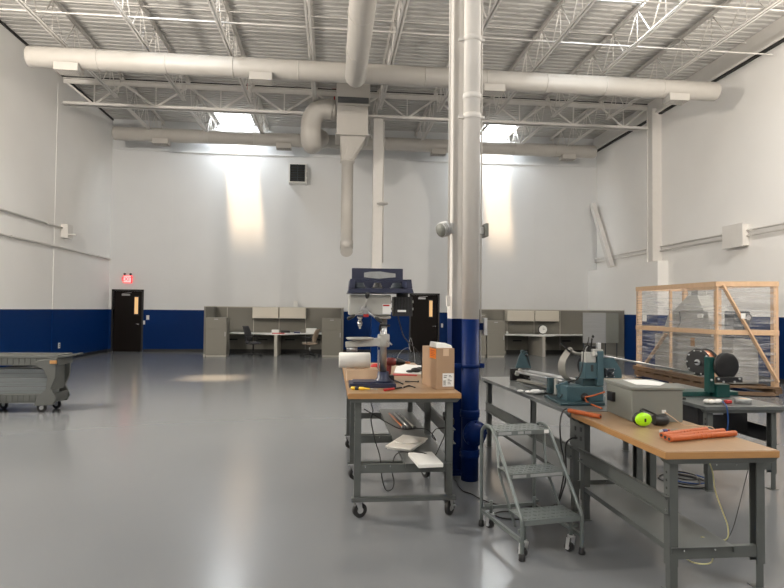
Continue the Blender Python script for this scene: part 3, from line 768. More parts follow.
# ------------------------------------------------------------------ plastic service cart at left
Yt = 9.25
xr = at(56, 380, Y=Yt).x; off = at(67, 380, Y=Yt).x-xr; xl = xr-1.32; yn, yf_ = Yt, Yt+.50
zt = at(30, 356, Y=Yt).z
t = thing('service_cart', 'grey plastic two-shelf utility cart loaded with grey slats by the left wall', 'cart', ((xl+xr)/2, Yt+.33, 0))
b = MB()
b.box(xl, xr+.02, yn, yf_, zt-.045, zt-.03, 'cart')
for y in (yn, yf_-.04): b.box(xl, xr+.02, y, y+.04, zt-.14, zt+.012, 'cart')
for x in (xl, xr-.02): b.box(x, x+.04, yn+.04, yf_-.04, zt-.14, zt+.012, 'cart')
n = 13
for i in range(n): x = xl+.06+(xr-xl-.35)*i/(n-1); b.box(x, x+.012, yn-.008, yn-.0005, zt-.13, zt-.03, 'cartdark')
b.build('top_shelf', t, .01)
b = MB(); zb_ = at(30, 403, Y=Yt).z
b.box(xl, xr-.02, yn, yf_, zb_+.02, zb_+.035, 'cart')
for y in (yn, yf_-.04): b.box(xl, xr-.02, y, y+.04, zb_, zb_+.13, 'cart')
for x in (xl, xr-.06): b.box(x, x+.04, yn+.04, yf_-.04, zb_, zb_+.13, 'cart')
for i in range(n): x = xl+.06+(xr-xl-.35)*i/(n-1); b.box(x, x+.012, yn-.008, yn-.0005, zb_+.02, zb_+.12, 'cartdark')
b.build('bottom_shelf', t, .01)
zh = zb_
for y in (yn-.012, yf_-.04):
    def q(u, v): p = at(u, v, Y=Yt); return (p.x-off, y, p.z)
    b = MB(); b.prism([q(46, 361), q(58, 359), q(68, 358), q(66.5, 378), q(62, 389), q(67, 399), q(64, 405), q(45, 406), q(48, 398), q(57, 389), q(58.5, 378), q(54, 369), q(47, 366)], (0, .05, 0), 'cart'); b.build('end_upright', t, .008)
    b = MB(); dx = xl-xr
    def q(u, v): p = at(u, v, Y=Yt); return (xl-(p.x-off-xr)-.02, y, p.z)
    b.prism([q(46, 361), q(58, 359), q(68, 358), q(66.5, 378), q(62, 389), q(67, 399), q(64, 405), q(45, 406), q(48, 398), q(57, 389), q(58.5, 378), q(54, 369), q(47, 366)], (0, .05, 0), 'cart'); b.build('end_upright', t, .008)
b = MB(); b.box(xr-.10, xr-.07, yn+.05, yf_-.05, .32, zt-.16, 'cart'); b.build('end_wall', t, .006)
b = MB(); p = at(78, 353.5, Y=Yt); p.x -= off*.5
b.prism([(xr+.0, yn+.02, zt-.04), (p.x, yn+.12, zt+.0), (p.x, yf_-.12, zt+.0), (xr+.0, yf_-.02, zt-.04)], (0, 0, .03), 'cart'); b.build('handle', t, .006)
b = MB(); p = at(54, 362.5, Y=Yt-.02); b.box(p.x-.06, p.x+.04, Yt-.028, Yt-.013, p.z-.02, p.z+.03, 'mapleedge'); b.build('badge', t, .005, label='worn tan badge')
def caster(par, x, y, zt_, r_, ang=0, m_='galv', brake=False, T=None, n='caster'):
    b = MB(T); c, s_ = math.cos(ang), math.sin(ang)
    fw = min(.028, r_*.5); w = V((-s_, c, 0)); off = V((c, s_, 0))*r_*.4
    o = V((x, y, r_))+off
    b.cyl(o-w*.016, o+w*.016, r_, 'rubber', 22); b.cyl(o-w*.018, o+w*.018, r_*.45, m_, 12)
    for k in (-1, 1): b.prism([V((x, y, zt_-.012))+w*(k*.026)-V((c, s_, 0))*fw, V((x, y, zt_-.012))+w*(k*.026)+V((c, s_, 0))*fw, o+w*(k*.026)+V((c*.012, s_*.012, -.01)), o+w*(k*.026)-V((c*.012, s_*.012, .01))], w*(.003*k), m_)
    b.cyl((x, y, zt_-.014), (x, y, zt_), min(.036, r_*.8), m_, 12)
    b.cyl(o-w*.03, o+w*.03, .006, m_, 8)
    if brake: b.bar(o+V((0, 0, r_*.2))-w*.03+off, o+V((c*.05, s_*.05, r_*.1))+w*.03+off, .03, .008, m_)
    return b.build(n, par)
for x, y, a in ((xr-.20, yn+.08, 3.3), (xr-.13, yf_-.10, 2.9), (xl+.2, yn+.1, .3), (xl+.42, yf_-.1, 2.8)): caster(t, x, y, zb_, .068, a)
zs = zb_+.037
for i in range(7):
    z = at(20, 399-4.1*i, Y=Yt+.12).z
    b = MB(); x1_ = xr-.13-.02*abs(3-i)*.0; zz = zs+.066*i
    b.box(xl+.10, x1_, yn+.06, yf_-.08, zz+.002, zz+.052, 'slat'); b.box(xl+.10, x1_, yn+.055, yn+.0595, zz+.036, zz+.062, 'slat')
    b.box(xl+.10, x1_, yn+.08, yn+.10, zz+.0525, zz+.0655, 'cartdark')
    if i < 7: tag(b.build('grey_plank'), 'long grey slat stacked on the cart, %s from the bottom' % ORD[i], 'slat', 'slats stacked on the cart')

# ------------------------------------------------------------------ crated machine at right
A, Bc, Cc, Dc = V((7.49, 13.70, 0)), V((7.53, 10.82, 0)), V((8.47, 10.50, 0)), V((8.55, 13.5, 0))
HC, RM_ = 2.15, 1.21
t = thing('shipping_crate', 'open pine lumber crate frame around a wrapped grey machine by right wall', 'crate', (8, 12, 0))
up = V((0, 0, 1))
for p, w in ((A, .10), (Bc, .10), (Cc, .10), (Dc, .10)): MB().bar(p+up*.02, p+up*(HC-.005), w, .09, 'pine', (Bc-A).normalized()).build('post', t)
mA = A.lerp(Bc, .455); MB().bar(mA+up*.02, mA+up*(HC-.06), .09, .05, 'pine', (Cc-Bc).normalized()).build('post', t)
for z in (HC, RM_):
    for p, q in ((A, Bc), (Bc, Cc), (Cc, Dc), (Dc, A)):
        d = (q-p).normalized(); o = V((d.y, -d.x, 0))*-.05
        c = (A+Bc+Cc+Dc)/4; m_ = (p+q)/2
        if (m_+o-c).length < (m_-c).length: o = -o
        MB().bar(p+up*z+o-d*.04, q+up*z+o+d*.04, .035, .095, 'pine').build('rail', t)
o = V((0, -.075, 0))
MB().bar(Bc+up*(HC-.02)+o+V((.05, 0, 0)), Cc+up*.28+o+V((.0, 0, 0)), .03, .09, 'pine', V((0, 1, 0))).build('brace', t)
MB().bar(A+up*.30+V((.05, -.15, 0)), A+up*1.1+V((.1, -1.0, 0)), .03, .08, 'pine', V((1, 0, 0))).build('brace', t)
b = MB()
for p, q in ((A, Bc), (Dc, Cc)):
    b.bar(p+up*.10+V((.0, .1, 0)), q+up*.10+V((.0, -.1, 0)), .14, .09, 'plywood')
for k in range(9):
    f = k/8; b.bar(A.lerp(Bc, f)+up*.165+V((-.08, 0, 0)), Dc.lerp(Cc, f)+up*.165+V((.08, 0, 0)), .20, .03, 'plywood')
b.build('pallet', t)
b = MB()
for z in (.22, .27):
    b.bar(A+up*z+V((-.12, .0, 0)), Bc+up*z+V((-.10, -.05, 0)), .10, .04, 'plywood')
b.bar(Bc+up*.05+V((-.1, -.1, 0)), Cc+up*.05+V((-.1, -.1, 0)), .1, .06, 'plywood'); b.build('loose_board', t)
b = MB()
for p, q in ((A, Bc), (Bc, Cc)):
    d = (q-p).normalized(); o = V((d.y, -d.x, 0)); o = o if (p+o-(A+Bc+Cc+Dc)/4).length > (p-(A+Bc+Cc+Dc)/4).length else -o
    b.bar(p+d*.0+o*.055+up*(HC+.25)/2, q-d*.0+o*.055+up*(HC+.25)/2, .003, HC-.30, 'film')
b.build('stretch_wrap', t)
for u, v, Y in ((645, 318, 13.2),):
    q = at(u, v, X=7.42); MB().box(7.405, 7.41, q.y-.09, q.y+.09, q.z-.08, q.z+.08, 'paper').build('label', t)
q = at(744, 316, Y=10.5); MB().box(q.x-.05, q.x+.04, 10.51, 10.515, q.z-.05, q.z+.05, 'paper').build('label', t)
# machine within
def quad(x0, x1, y0, y1, z): return [(x0, y0, z), (x1, y0, z), (x1, y1, z), (x0, y1, z)]
t = thing('crated_machine', 'large grey hooded machine wrapped in plastic inside the pine crate', 'machine', (8, 12, .18))
b = MB(); b.box(7.66, 8.32, 11.10, 13.3, .20, 1.08, 'wrapped'); b.build('lower_cabinet', t, .02)
b = MB(); b.hull(quad(7.66, 8.32, 11.2, 13.0, 1.085), quad(7.72, 8.28, 11.4, 12.8, 1.62), 'wrapped'); b.build('body', t, .02)
b = MB(); b.hull(quad(7.70, 8.30, 11.5, 12.6, 1.625), quad(7.85, 8.15, 11.95, 12.3, 1.96), 'wrapped'); b.box(7.9, 8.1, 12.0, 12.25, 1.96, 2.06, 'wrapped'); b.build('hood', t, .01)
MB().box(7.80, 8.34, 10.76, 11.09, .20, 1.06, 'wrapped').build('side_cabinet', t, .015)
MB().box(7.86, 8.20, 10.80, 11.09, 1.09, 1.62, 'louver').build('control_box', t, .01)
b = MB(); b.cyl((8.12, 10.799, 1.5), (8.12, 10.75, 1.5), .08, 'black', 18); b.cyl((8.12, 10.749, 1.5), (8.12, 10.74, 1.5), .05, 'galv', 18); b.build('gauge', t)
b = MB(); b.tube([(7.66, 12.3, 1.6), (7.62, 12.2, 1.4), (7.62, 12.35, 1.2)], .015, 'black', 6); b.box(7.64, 7.659, 11.75, 11.87, .85, 1.05, 'mapleedge'); b.build('hose', t)
MB().box(7.62, 7.655, 11.45, 11.6, 1.48, 1.56, 'paper').build('label', t)

# ------------------------------------------------------------------ workbenches
def leg(par, x, y, side, ztop, T=None, foot=True, zlow=0.0):
    """C-channel leg: web on the outer side, open towards the middle; x = outer face, side = -1 left, 1 right"""
    b = MB(T); w, d, t_ = .05, .062, .004; z0 = zlow+.14 if foot else zlow
    xi = x-side*w
    b.box(x, x-side*t_, y, y+d, z0, ztop, 'greybench')
    b.box(x-side*t_, xi, y, y+t_, z0, ztop, 'greybench'); b.box(x-side*t_, xi, y+d-t_, y+d, z0, ztop, 'greybench')
    for ya in (y+t_, y+d-t_-.004): b.box(xi, xi+side*.004, ya, ya+.004, z0, ztop, 'greybench')
    o = b.build('leg', par)
    b = MB(T); z = ztop-.06
    while z > ztop-.24:
        b.cyl((x+side*.0005, y+d*.5, z), (x+side*.0015, y+d*.5, z), .008, 'dark', 10); z -= .045
    b.build('hole_row', o)
    if foot:
        b = MB(T); b.box(x-side*.006, x-side*.010, y+.006, y+d-.006, zlow+.004, z0+.08, 'greybench'); b.box(x-side*.010, xi, y+.006, y+.010, zlow+.004, z0+.08, 'greybench')
        b.box(x+side*.01, xi-side*.01, y-.01, y+d+.01, zlow, zlow+.004, 'greybench'); b.build('foot', o)
def bolt(b, x, y, z): b.cyl((x, y, z), (x, y-.004, z), .006, 'chrome', 8)
def bench(name, lab, x0, x1, y0, y1, zt, top, T=None, legs=None, shelf=None, stringer=None, dark=False, casters=False, zlow=0.0):
    c = V(((x0+x1)/2, (y0+y1)/2, 0));
    if T is not None: c = T @ c
    t = thing(name, lab, 'workbench', c)
    tk = .042
    b = MB(T)
    if top == 'maple':
        b.box(x0+.004, x1-.004, y0+.004, y1-.004, zt-.004, zt, 'maple'); b.box(x0, x1, y0, y1, zt-tk, zt-.004, 'mapleedge')
    else: b.box(x0, x1, y0, y1, zt-tk*.75, zt, 'greytop')
    b.build('worktop', t, .003)
    za = zt-tk if top == 'maple' else zt-tk*.75
    b = MB(T)
    for y in (y0+.035, y1-.065):
        b = MB(T); b.hull([(x0+.03, y-.02, za-.03), (x1-.03, y-.02, za-.03), (x1-.03, y+.05, za-.03), (x0+.03, y+.05, za-.03)], [(x0+.006, y-.03, za-.001), (x1-.006, y-.03, za-.001), (x1-.006, y+.05, za-.001), (x0+.006, y+.05, za-.001)], 'greybench')
        b.build('apron', t)
    L = legs or [y0+.05, y1-.11]
    for y in L:
        leg(t, x0+.055, y, -1, za-.031, T, not casters, zlow); leg(t, x1-.055, y, 1, za-.031, T, not casters, zlow)
        b = MB(T); zc = .20 if not casters else .36; b.box(x0+.106, x1-.106, y+.004, y+.034, zc-.02, zc+.045, 'greybench'); bolt(b, x0+.14, y+.004, zc+.03); bolt(b, x0+.33, y+.004, zc+.03); b.build('crossbar', t)
    if shelf:
        b = MB(T); zc = (.20 if not casters else .36)+.046
        b.box(shelf[0], shelf[1], y0+.04, y1-.05, zc, zc+.004, 'greytop'); b.box(shelf[0], shelf[0]+.004, y0+.04, y1-.05, zc-.03, zc, 'greybench'); b.box(shelf[1]-.004, shelf[1], y0+.04, y1-.05, zc-.03, zc, 'greybench'); b.build('lower_shelf', t)
    if stringer:
        for side, za_, zb_ in stringer:
            x = x0+.055 if side < 0 else x1-.055
            b = MB(T); m_ = 'black' if dark else 'greybench'
            b.box(x+side*.001, x+side*.006, y0+.055, y1-.05, za_, zb_, m_); b.box(x+side*.006, x+side*.026, y0+.055, y1-.05, zb_-.004, zb_, m_); b.box(x+side*.006, x+side*.026, y0+.055, y1-.05, za_, za_+.004, m_)
            for y in (y0+.075, y1-.09): b.cyl((x+side*.006, y, zb_-.02), (x+side*.011, y, zb_-.02), .006, 'chrome', 8); b.cyl((x+side*.006, y, za_+.02), (x+side*.011, y, za_+.02), .006, 'chrome', 8)
            b.build('stringer', t)
    return t
BZ = .80
t1 = bench('workbench', 'near grey steel workbench with a maple wood top, holding the grey enclosure', 1.87, 2.56, 3.14, 4.44, BZ, 'maple', shelf=(1.93, 2.31), stringer=[(-1, .435, .535)])
ang = math.radians(2.4)
T2 = Matrix.Translation((1.865, 4.445, 0)) @ Matrix.Rotation(ang, 4, 'Z')
t2 = bench('workbench', 'long steel workbench with a dark grey top carrying the teal machine', .0, .70, .01, 2.38, BZ, 'grey', T=T2, shelf=(.09, .44), stringer=[(-1, .415, .52)])
t3 = bench('workbench', 'grey steel workbench holding the green winding machine, behind the grey enclosure', 3.29, 4.06, 4.90, 6.55, .755, 'grey', stringer=[(1, .40, .54)], dark=True)
b = MB(); b.box(3.45, 3.95, 5.25, 5.75, .45, .722, 'black'); b.build('drawer_box', t3, label='black box under the bench top')
b = MB(); b.box(3.56, 3.70, 5.243, 5.2495, .62, .645, 'white'); b.build('drawer_label', t3, label='white label strip')

mt = bench('mobile_workbench', 'maple topped grey mobile workbench on casters carrying the drill press', .135, 1.0, 4.44, 7.0, .95, 'maple', legs=[4.49, 5.50, 6.72], shelf=(.58, .94), stringer=[(1, .55, .66)], casters=True, zlow=.165)
b = MB()
for y in (4.455, ): b.box(.17, .965, y, y+.05, .15, .164, 'greybench'); b.box(.17, .965, y, y+.004, .135, .15, 'greybench')
b.build('base_rail', mt)
for y in (5.50, 6.72):
    MB().box(.17, .965, y, y+.05, .15, .164, 'greybench').build('base_rail', mt)
for y in (4.49, 5.50, 6.72):
    for x, a, br in ((.215, .4, False), (.92, .9 if y < 5 else 2.0, y < 5)): caster(mt, x, y+.03, .149, .055, a, brake=br)

# things on the mobile bench ------------------------------------------------
TZ = .95
# drill press, seen from its right side: spindle at left, motor at right
Yd = 4.86
def W(u, v, Y=Yd): p = at(u, v, Y=Y); return p.x, p.z
def rect(b, u0, v0, u1, v1, y0, y1, m_):
    x0, z1 = W(u0, v0, y0); x1, z0 = W(u1, v1, y0); b.box(x0, x1, y0, y1, z0, z1, m_); return b
dp = thing('drill_press', 'bench drill press with navy belt housing and pale head on the mobile workbench', 'drill press', (W(384, 385)[0], Yd, TZ))
xb0 = W(349, 385)[0]; xb1 = W(397, 385)[0]; xc = W(383.5, 340)[0]
b = MB(); b.box(xb0, xb1-.02, Yd-.12, Yd+.14, TZ, TZ+.035, 'navy'); b.box(xb0+.03, xb0+.22, Yd-.09, Yd+.11, TZ+.035, TZ+.045, 'navy')
b.build('base', dp, .008)
MB().lathe([(0, .075), (.02, .065), (.035, .05), (.085, .045)], (xc, Yd, TZ+.036), (0, 0, 1), 'navy', 24).build('column_socket', dp)
zt_ = W(383, 312)[1]
MB().cyl((xc, Yd, TZ+.10), (xc, Yd, zt_), .028, 'steel', 24).build('column', dp)
b = MB(); xr0 = xc-.045; b.box(xr0, xr0+.012, Yd-.012, Yd+.012, TZ+.13, W(383, 350)[1], 'steel')
for i in range(18): b.box(xr0-.004, xr0, Yd-.01, Yd+.01, TZ+.14+i*.011, TZ+.146+i*.011, 'steel')
b.build('rack', dp)
# head casting
b = MB(); rect(b, 349, 294.5, 391, 315.5, Yd-.11, Yd+.11, 'castw'); rect(b, 375, 315.6, 391, 319, Yd-.08, Yd+.08, 'castw'); b.build('head', dp, .012)
b = MB(); x0, z0 = W(382.5, 314, Yd-.12); x1, z1 = W(391, 304, Yd-.12); b.box(x0, x1, Yd-.116, Yd-.111, z0, z1, 'paper'); b.box(x0+.004, x1-.012, Yd-.118, Yd-.1165, z1-.018, z1-.006, 'red'); b.build('warning_label', dp, label='small white warning label')
# belt housing: a tray with an open pulley bay on this side and an opened lid behind it
b = MB(); ya, yb = Yd-.18, Yd+.16
def pt(u, v, y): x, z = W(u, v, ya); return V((x, y, z))
lo = [pt(347.5, 293, ya), pt(414, 293, ya), pt(414, 293, yb), pt(347.5, 293, yb)]
up_ = [pt(349, 288.5, ya), pt(412.5, 288.5, ya), pt(412.5, 288.5, yb), pt(349, 288.5, yb)]
b.hull(lo, up_, 'navy')
zl = up_[0].z; zh = pt(350, 279.5, ya).z
b.hull([pt(349, 288.4, ya), pt(355, 288.4, ya), pt(355, 288.4, yb), pt(349, 288.4, yb)], [pt(350, 279.5, ya), pt(354.5, 279.5, ya), pt(354.5, 279.5, yb), pt(350, 279.5, yb)], 'navy')
b.hull([pt(406.5, 288.4, ya), pt(412.5, 288.4, ya), pt(412.5, 288.4, yb), pt(406.5, 288.4, yb)], [pt(407, 279.5, ya), pt(411.5, 279.5, ya), pt(411.5, 279.5, yb), pt(407, 279.5, yb)], 'navy')
b.box(pt(355, 288, ya).x, pt(406.5, 288, ya).x, yb-.02, yb, zl, zh, 'navy'); b.box(pt(350.2, 288, ya).x, pt(411.3, 288, ya).x, ya, ya+.015, zh-.006, zh+.006, 'navy')
b.build('belt_housing', dp, .003)
b = MB()
for u, r_ in ((361, .055), (379, .05), (399, .06)):
    p = pt(u, 288.2, Yd)
    b.lathe([(0, r_), (.008, r_*.85), (.016, r_), (.02, r_*.75), (.034, r_*.75), (.038, r_*.6), (.052, r_*.6)], (p.x, Yd-.01, zl+.003), (0, 0, 1), 'louver' if u != 379 else 'black', 20)
b.build('pulley', dp)
b = MB(); p, q = W(352, 281, Yd+.10), W(404, 269, Yd+.10); b.box(p[0], q[0], yb+.003, yb+.022, zh-.01, q[1]+.006, 'navy'); b.build('lid', dp, .006)
b = MB(); p, q = W(364, 277, Yd+.16), W(395.5, 272.5, Yd+.16); zc = (p[1]+q[1])/2
b.prism([(p[0], yb+.0, zc-.022), (p[0]+.05, yb, zc-.028), (p[0]+.13, yb, zc-.035), (q[0]-.07, yb, zc-.026), (q[0], yb, zc-.02), (q[0], yb, zc+.012), (q[0]-.08, yb, zc+.02), (p[0]+.14, yb, zc+.028), (p[0]+.05, yb, zc+.024), (p[0], yb, zc+.016)], (0, -.003, 0), 'silver')
b.build('lid_label', dp, label='crumpled silver label on the lid')
# motor
b = MB(); x0, z0 = W(393, 316); x1, z1 = W(411.5, 297)
b.box(x0, x1, Yd-.07, Yd+.09, z0, z1, 'black')
for i in range(6): xx = x0+.012+i*(x1-x0-.03)/5; b.box(xx, xx+.006, Yd-.078, Yd-.0705, z0+.03, z1-.01, 'black')
b.cyl(((x0+x1)/2, Yd+.01, z1), ((x0+x1)/2, Yd+.01, z1+.03), .05, 'black', 20); b.build('motor', dp, .01)
b = MB(); b.box(x0-.012, x1+.012, Yd-.03, Yd+.05, z1-.05, z1-.03, 'castw'); b.box(x0-.012, x1+.012, Yd-.03, Yd+.05, z0+.05, z0+.07, 'castw'); b.build('motor_mount', dp)
b = MB(); p = W(397.5, 312, Yd-.08); q = W(406, 310, Yd-.08); b.box(p[0], q[0], Yd-.084, Yd-.0785, p[1], q[1], 'paper'); b.build('motor_plate', dp, label='white plate on the motor')
# feed hub and three levers
hx, hz = W(365, 310, Yd-.13); hub = V((hx, Yd-.14, hz))
b = MB(); b.cyl((hx, Yd-.11, hz), (hx, Yd-.17, hz), .034, 'steel', 20); b.cyl((hx, Yd-.17, hz), (hx, Yd-.185, hz), .02, 'steel', 16); b.build('feed_hub', dp)
b = MB(); p = W(366, 315.5, Yd-.15); b.box(p[0]-.02, p[0]+.02, Yd-.16, Yd-.13, p[1]-.012, p[1]+.012, 'red'); b.build('red_switch', dp, label='small red tag on the head')
for u, v in ((367, 297), (349.5, 318), (380, 321)):
    q = W(u, v, Yd-.19); e = V((q[0], Yd-.20, q[1])); s_ = hub+V((0, -.03, 0))
    lv = MB().cyl(s_, e, .006, 'steel', 10).build('feed_lever', dp)
    d = (e-s_).normalized()
    b = MB(); b.lathe([(-.01, .010), (.0, .015), (.02, .018), (.035, .014), (.04, .004)], e, d, 'black', 14) if v < 300 else b.lathe([(-.05, .009), (-.03, .014), (.01, .015), (.02, .008)], e, d, 'black', 14)
    b.build('knob', lv)
px_, pz = W(360, 316); pz2 = W(360, 328)[1]
b = MB(); b.lathe([(0, .024), (.02, .022), (.022, .014), (.045, .014), (.047, .02), (.075, .02), (.09, .010), (.105, .008)], (px_, Yd, pz), (0, 0, -1), 'chrome', 20); b.build('chuck', dp)
b = MB(); b.cyl((xc-.035, Yd-.03, W(383, 325)[1]), (xc+.05, Yd-.035, W(383, 325.5)[1]), .008, 'black', 8); b.tube([(xc-.03, Yd-.03, W(383, 325)[1]), (xc-.035, Yd-.035, W(383, 331)[1])], .008, 'black', 8)
b.lathe([(0, .034), (.02, .034)], (xc, Yd, W(383, 327)[1]), (0, 0, 1), 'castw', 20); b.build('depth_stop', dp)
# table bracket and arm
z0, z1 = W(383, 347)[1], W(383, 334)[1]
b = MB(); b.lathe([(0, .045), (.01, .05), (z1-z0-.01, .05), (z1-z0, .045)], (xc, Yd, z0), (0, 0, 1), 'castw', 24); b.cyl((xc+.03, Yd-.05, (z0+z1)/2), (xc+.06, Yd-.09, (z0+z1)/2-.03), .008, 'steel', 8)
xa_ = W(345.5, 345)[0]; b.hull([(xa_, Yd-.05, z0), (xc-.03, Yd-.04, z0+.01), (xc-.03, Yd+.04, z0+.01), (xa_, Yd+.05, z0)], [(xa_, Yd-.05, z0+.04), (xc-.03, Yd-.04, z1-.03), (xc-.03, Yd+.04, z1-.03), (xa_, Yd+.05, z0+.04)], 'castw'); b.build('table_bracket', dp, .004)
b = MB(); x0 = W(346, 340)[0]; x1 = W(374, 340)[0]; zz = W(360, 338.5)[1]
b.lathe([(0, .10), (.012, .115), (.02, .115)], ((x0+x1)/2-.0, Yd, zz-.012), (0, 0, 1), 'castw', 28); b.box((x0+x1)/2-.06, (x0+x1)/2+.06, Yd-.02, Yd+.02, zz+.009, zz+.012, 'steel'); b.build('table', dp)
b = MB(); p = W(352, 350); b.cyl((p[0], Yd, z0-.001), (p[0], Yd, z0-.035), .045, 'steel', 20); b.build('table_lock', dp)
b = MB(); p = W(398, 316, Yd+.02); q = at(420, 355, Y=5.3)
b.tube([(p[0], Yd+.02, p[1]-.0), (W(402, 327)[0], Yd+.1, W(402, 327)[1]), (W(409, 340)[0], Yd+.25, W(409, 340)[1]), (q.x, q.y, q.z), (q.x+.03, 5.35, TZ+.006)], .005, 'black', 6); b.build('power_cord', dp)
# white roll on pale box
Yr = 5.18
def onb(name, lab, cat, m_, u0, u1, v0, v1, y0, d, z=TZ, bev=.003, group=None):
    p, q = at(u0, v1, Y=y0), at(u1, v0, Y=y0); b = MB(); b.box(p.x, q.x, y0, y0+d, z, z+(q.z-p.z), m_); return tag(b.build(name, bev=bev), lab, cat, group)
q = at(347, 369, Y=Yr); bxh = q.z-TZ
onb('cardboard_box', 'long pale cardboard box behind the navy drill press base, under the white roll', 'box', 'cardlight', 346.6, 378.5, 369, 380.8, Yr, .22, z=TZ+.0005)
onb('paper_pad', 'thin white pad of paper leaning low in front of the pale cardboard box', 'paper', 'paper', 352, 375, 378, 380.5, 5.08, .08, z=TZ+.0005)
p, q = at(339, 360, Y=5.26), at(370.5, 360, Y=5.26); b = MB(); rr = .068; zc = TZ+bxh+rr+.001
b.lathe([(0, rr-.008), (.006, rr), (q.x-p.x-.006, rr), (q.x-p.x, rr-.008)], (p.x, 5.29, zc), (1, 0, 0), 'foam', 28); 
tag(b.build('foam_roll'), 'white foam roll lying on the pale cardboard box and overhanging the bench edge', 'roll')

# cordless drill
t = thing('cordless_drill', 'red and black cordless drill lying behind the drill press column', 'drill', (.52, 5.05, TZ))
Yq = 5.13
def Q(u, v, y=Yq): return at(u, v, Y=y)
a_, c_ = Q(386, 361.5), Q(396, 362); d = (c_-a_).normalized()
b = MB(); b.lathe([(0, .02), (.01, .034), (.06, .036), (.085, .03)], a_, d, 'darkred', 18); b.build('motor_body', t)
b = MB(); b.lathe([(0, .03), (.03, .032), (.05, .026), (.075, .018), (.08, .01)], c_, d, 'black', 18); b.build('chuck', t)
b = MB(); e = c_+d*.08; b.cyl(e, e+d*.045, .009, 'copper', 10); b.build('bit', t)
b = MB(); b.bar(a_+V((.03, 0, -.02)), V((Q(388, 375).x, Yq, TZ+.065)), .035, .045, 'darkred'); b.build('handle', t, .01)
b = MB(); x_ = Q(388, 375).x; b.box(x_-.04, x_+.05, Yq-.04, Yq+.04, TZ+.001, TZ+.062, 'black'); b.build('battery', t, .008)
def sheet(name, lab, cat, m_, pts, z=TZ, h=.002, group=None, bev=0):
    b = MB(); P_ = [at(u, v, Z=z) for u, v in pts]; b.prism([(p.x, p.y, z+.0005) for p in P_], (0, 0, h), m_); return tag(b.build(name, bev=bev), lab, cat, group)
sheet('paper_sheet', 'crumpled white sheet with a red edge behind the cordless drill', 'paper', 'paper', [(394, 373), (421, 374.5), (423, 366), (404, 364.5), (396, 367)], h=.004)
sheet('red_strip', 'thin red strip in front of the white sheet on the mobile workbench', 'strip', 'red', [(393, 375.6), (417, 376), (417, 375), (393, 374)], h=.006)
b = MB(); p = at(416, 372, Z=TZ+.01)
b.ball((p.x, p.y+.0, TZ+.030), .05, 'black', (1.1, .7, .5)); b.ball((p.x-.06, p.y, TZ+.018), .035, 'black', (1.2, .7, .4)); b.ball((p.x+.04, p.y+.03, TZ+.035), .04, 'black', (1, .8, .6))
tag(b.build('work_gloves'), 'crumpled black work gloves just left of the cardboard box', 'gloves')
b = MB(); p, q = at(372, 364.5, Y=6.2), at(380, 362, Y=6.2); 
b.ball((p.x+.04, 6.2, TZ+.034), .05, 'red', (1.2, .8, .6)); b.ball((p.x+.10, 6.25, TZ+.03), .04, 'foam', (1.2, .8, .6)); tag(b.build('rag'), 'red and white rag at the far side of the drill press column', 'rag')
# screwdrivers, pliers
t = thing('screwdriver', 'yellow and black handled screwdriver on the front edge of the mobile workbench', 'screwdriver', at(361, 388.6, Z=TZ))
p = at(351, 388, Z=TZ+.013); q = at(371.5, 389, Z=TZ+.013); d = (q-p).normalized(); L = (q-p).length
b = MB(); b.lathe([(0, .006), (.005, .012), (.03, .0135), (.035, .012)], p, d, 'yellow', 12); b.build('handle_end', t)
b = MB(); b.lathe([(.035, .0115), (.05, .0125), (.068, .0115)], p, d, 'black', 12); b.build('grip', t)
b = MB(); b.lathe([(.068, .0125), (.10, .0125), (.12, .008), (L*.92, .007)], p, d, 'yellow', 12); b.build('handle', t)
b = MB(); b.cyl(p+d*L*.92, p+d*(L+.05), .003, 'steel', 8); b.build('blade', t)
t = thing('pliers', 'small red handled pliers on the mobile workbench front edge', 'pliers', at(388, 389, Z=TZ))
p = at(384, 390, Z=TZ+.009); q = at(394.5, 388.5, Z=TZ+.009); e = at(401.5, 387.5, Z=TZ+.009)
for s in (-1, 1): MB().tube([p+V((0, s*.022, 0)), p.lerp(q, .5)+V((0, s*.018, 0)), q+V((0, s*.007, 0))], .007, 'red', 8).build('handle', t)
b = MB(); b.cyl(q, q+V((.0, 0, .006)), .014, 'black', 14); b.bar(q, e, .014, .01, 'black'); b.build('jaw', t)
b = MB(); b.tube([at(404, 387.3, Z=TZ+.006), at(409, 385.6, Z=TZ+.006), at(415, 387.5, Z=TZ+.006)], .005, 'black', 8); tag(b.build('hex_key'), 'small bent black hex key in front of the cardboard box', 'hex key')
b = MB(); p, q = at(405, 381.5, Z=TZ+.007), at(419, 381.5, Z=TZ+.007); b.cyl(p, q, .004, 'black', 8); b.lathe([(0, .006), (.04, .006)], p, q-p, 'black', 10); b.lathe([(0, .008), (.012, .008)], q, p-q, 'black', 10)
tag(b.build('tap_wrench'), 'thin black rod tool between the gloves and the hex key', 'tool')
b = MB(); p, q = at(392, 379, Z=TZ+.009), at(403, 384, Z=TZ+.009); b.cyl(p, q, .006, 'black', 8); b.ball(p, .009, 'black'); tag(b.build('black_punch'), 'short black punch beside the drill press base', 'tool')

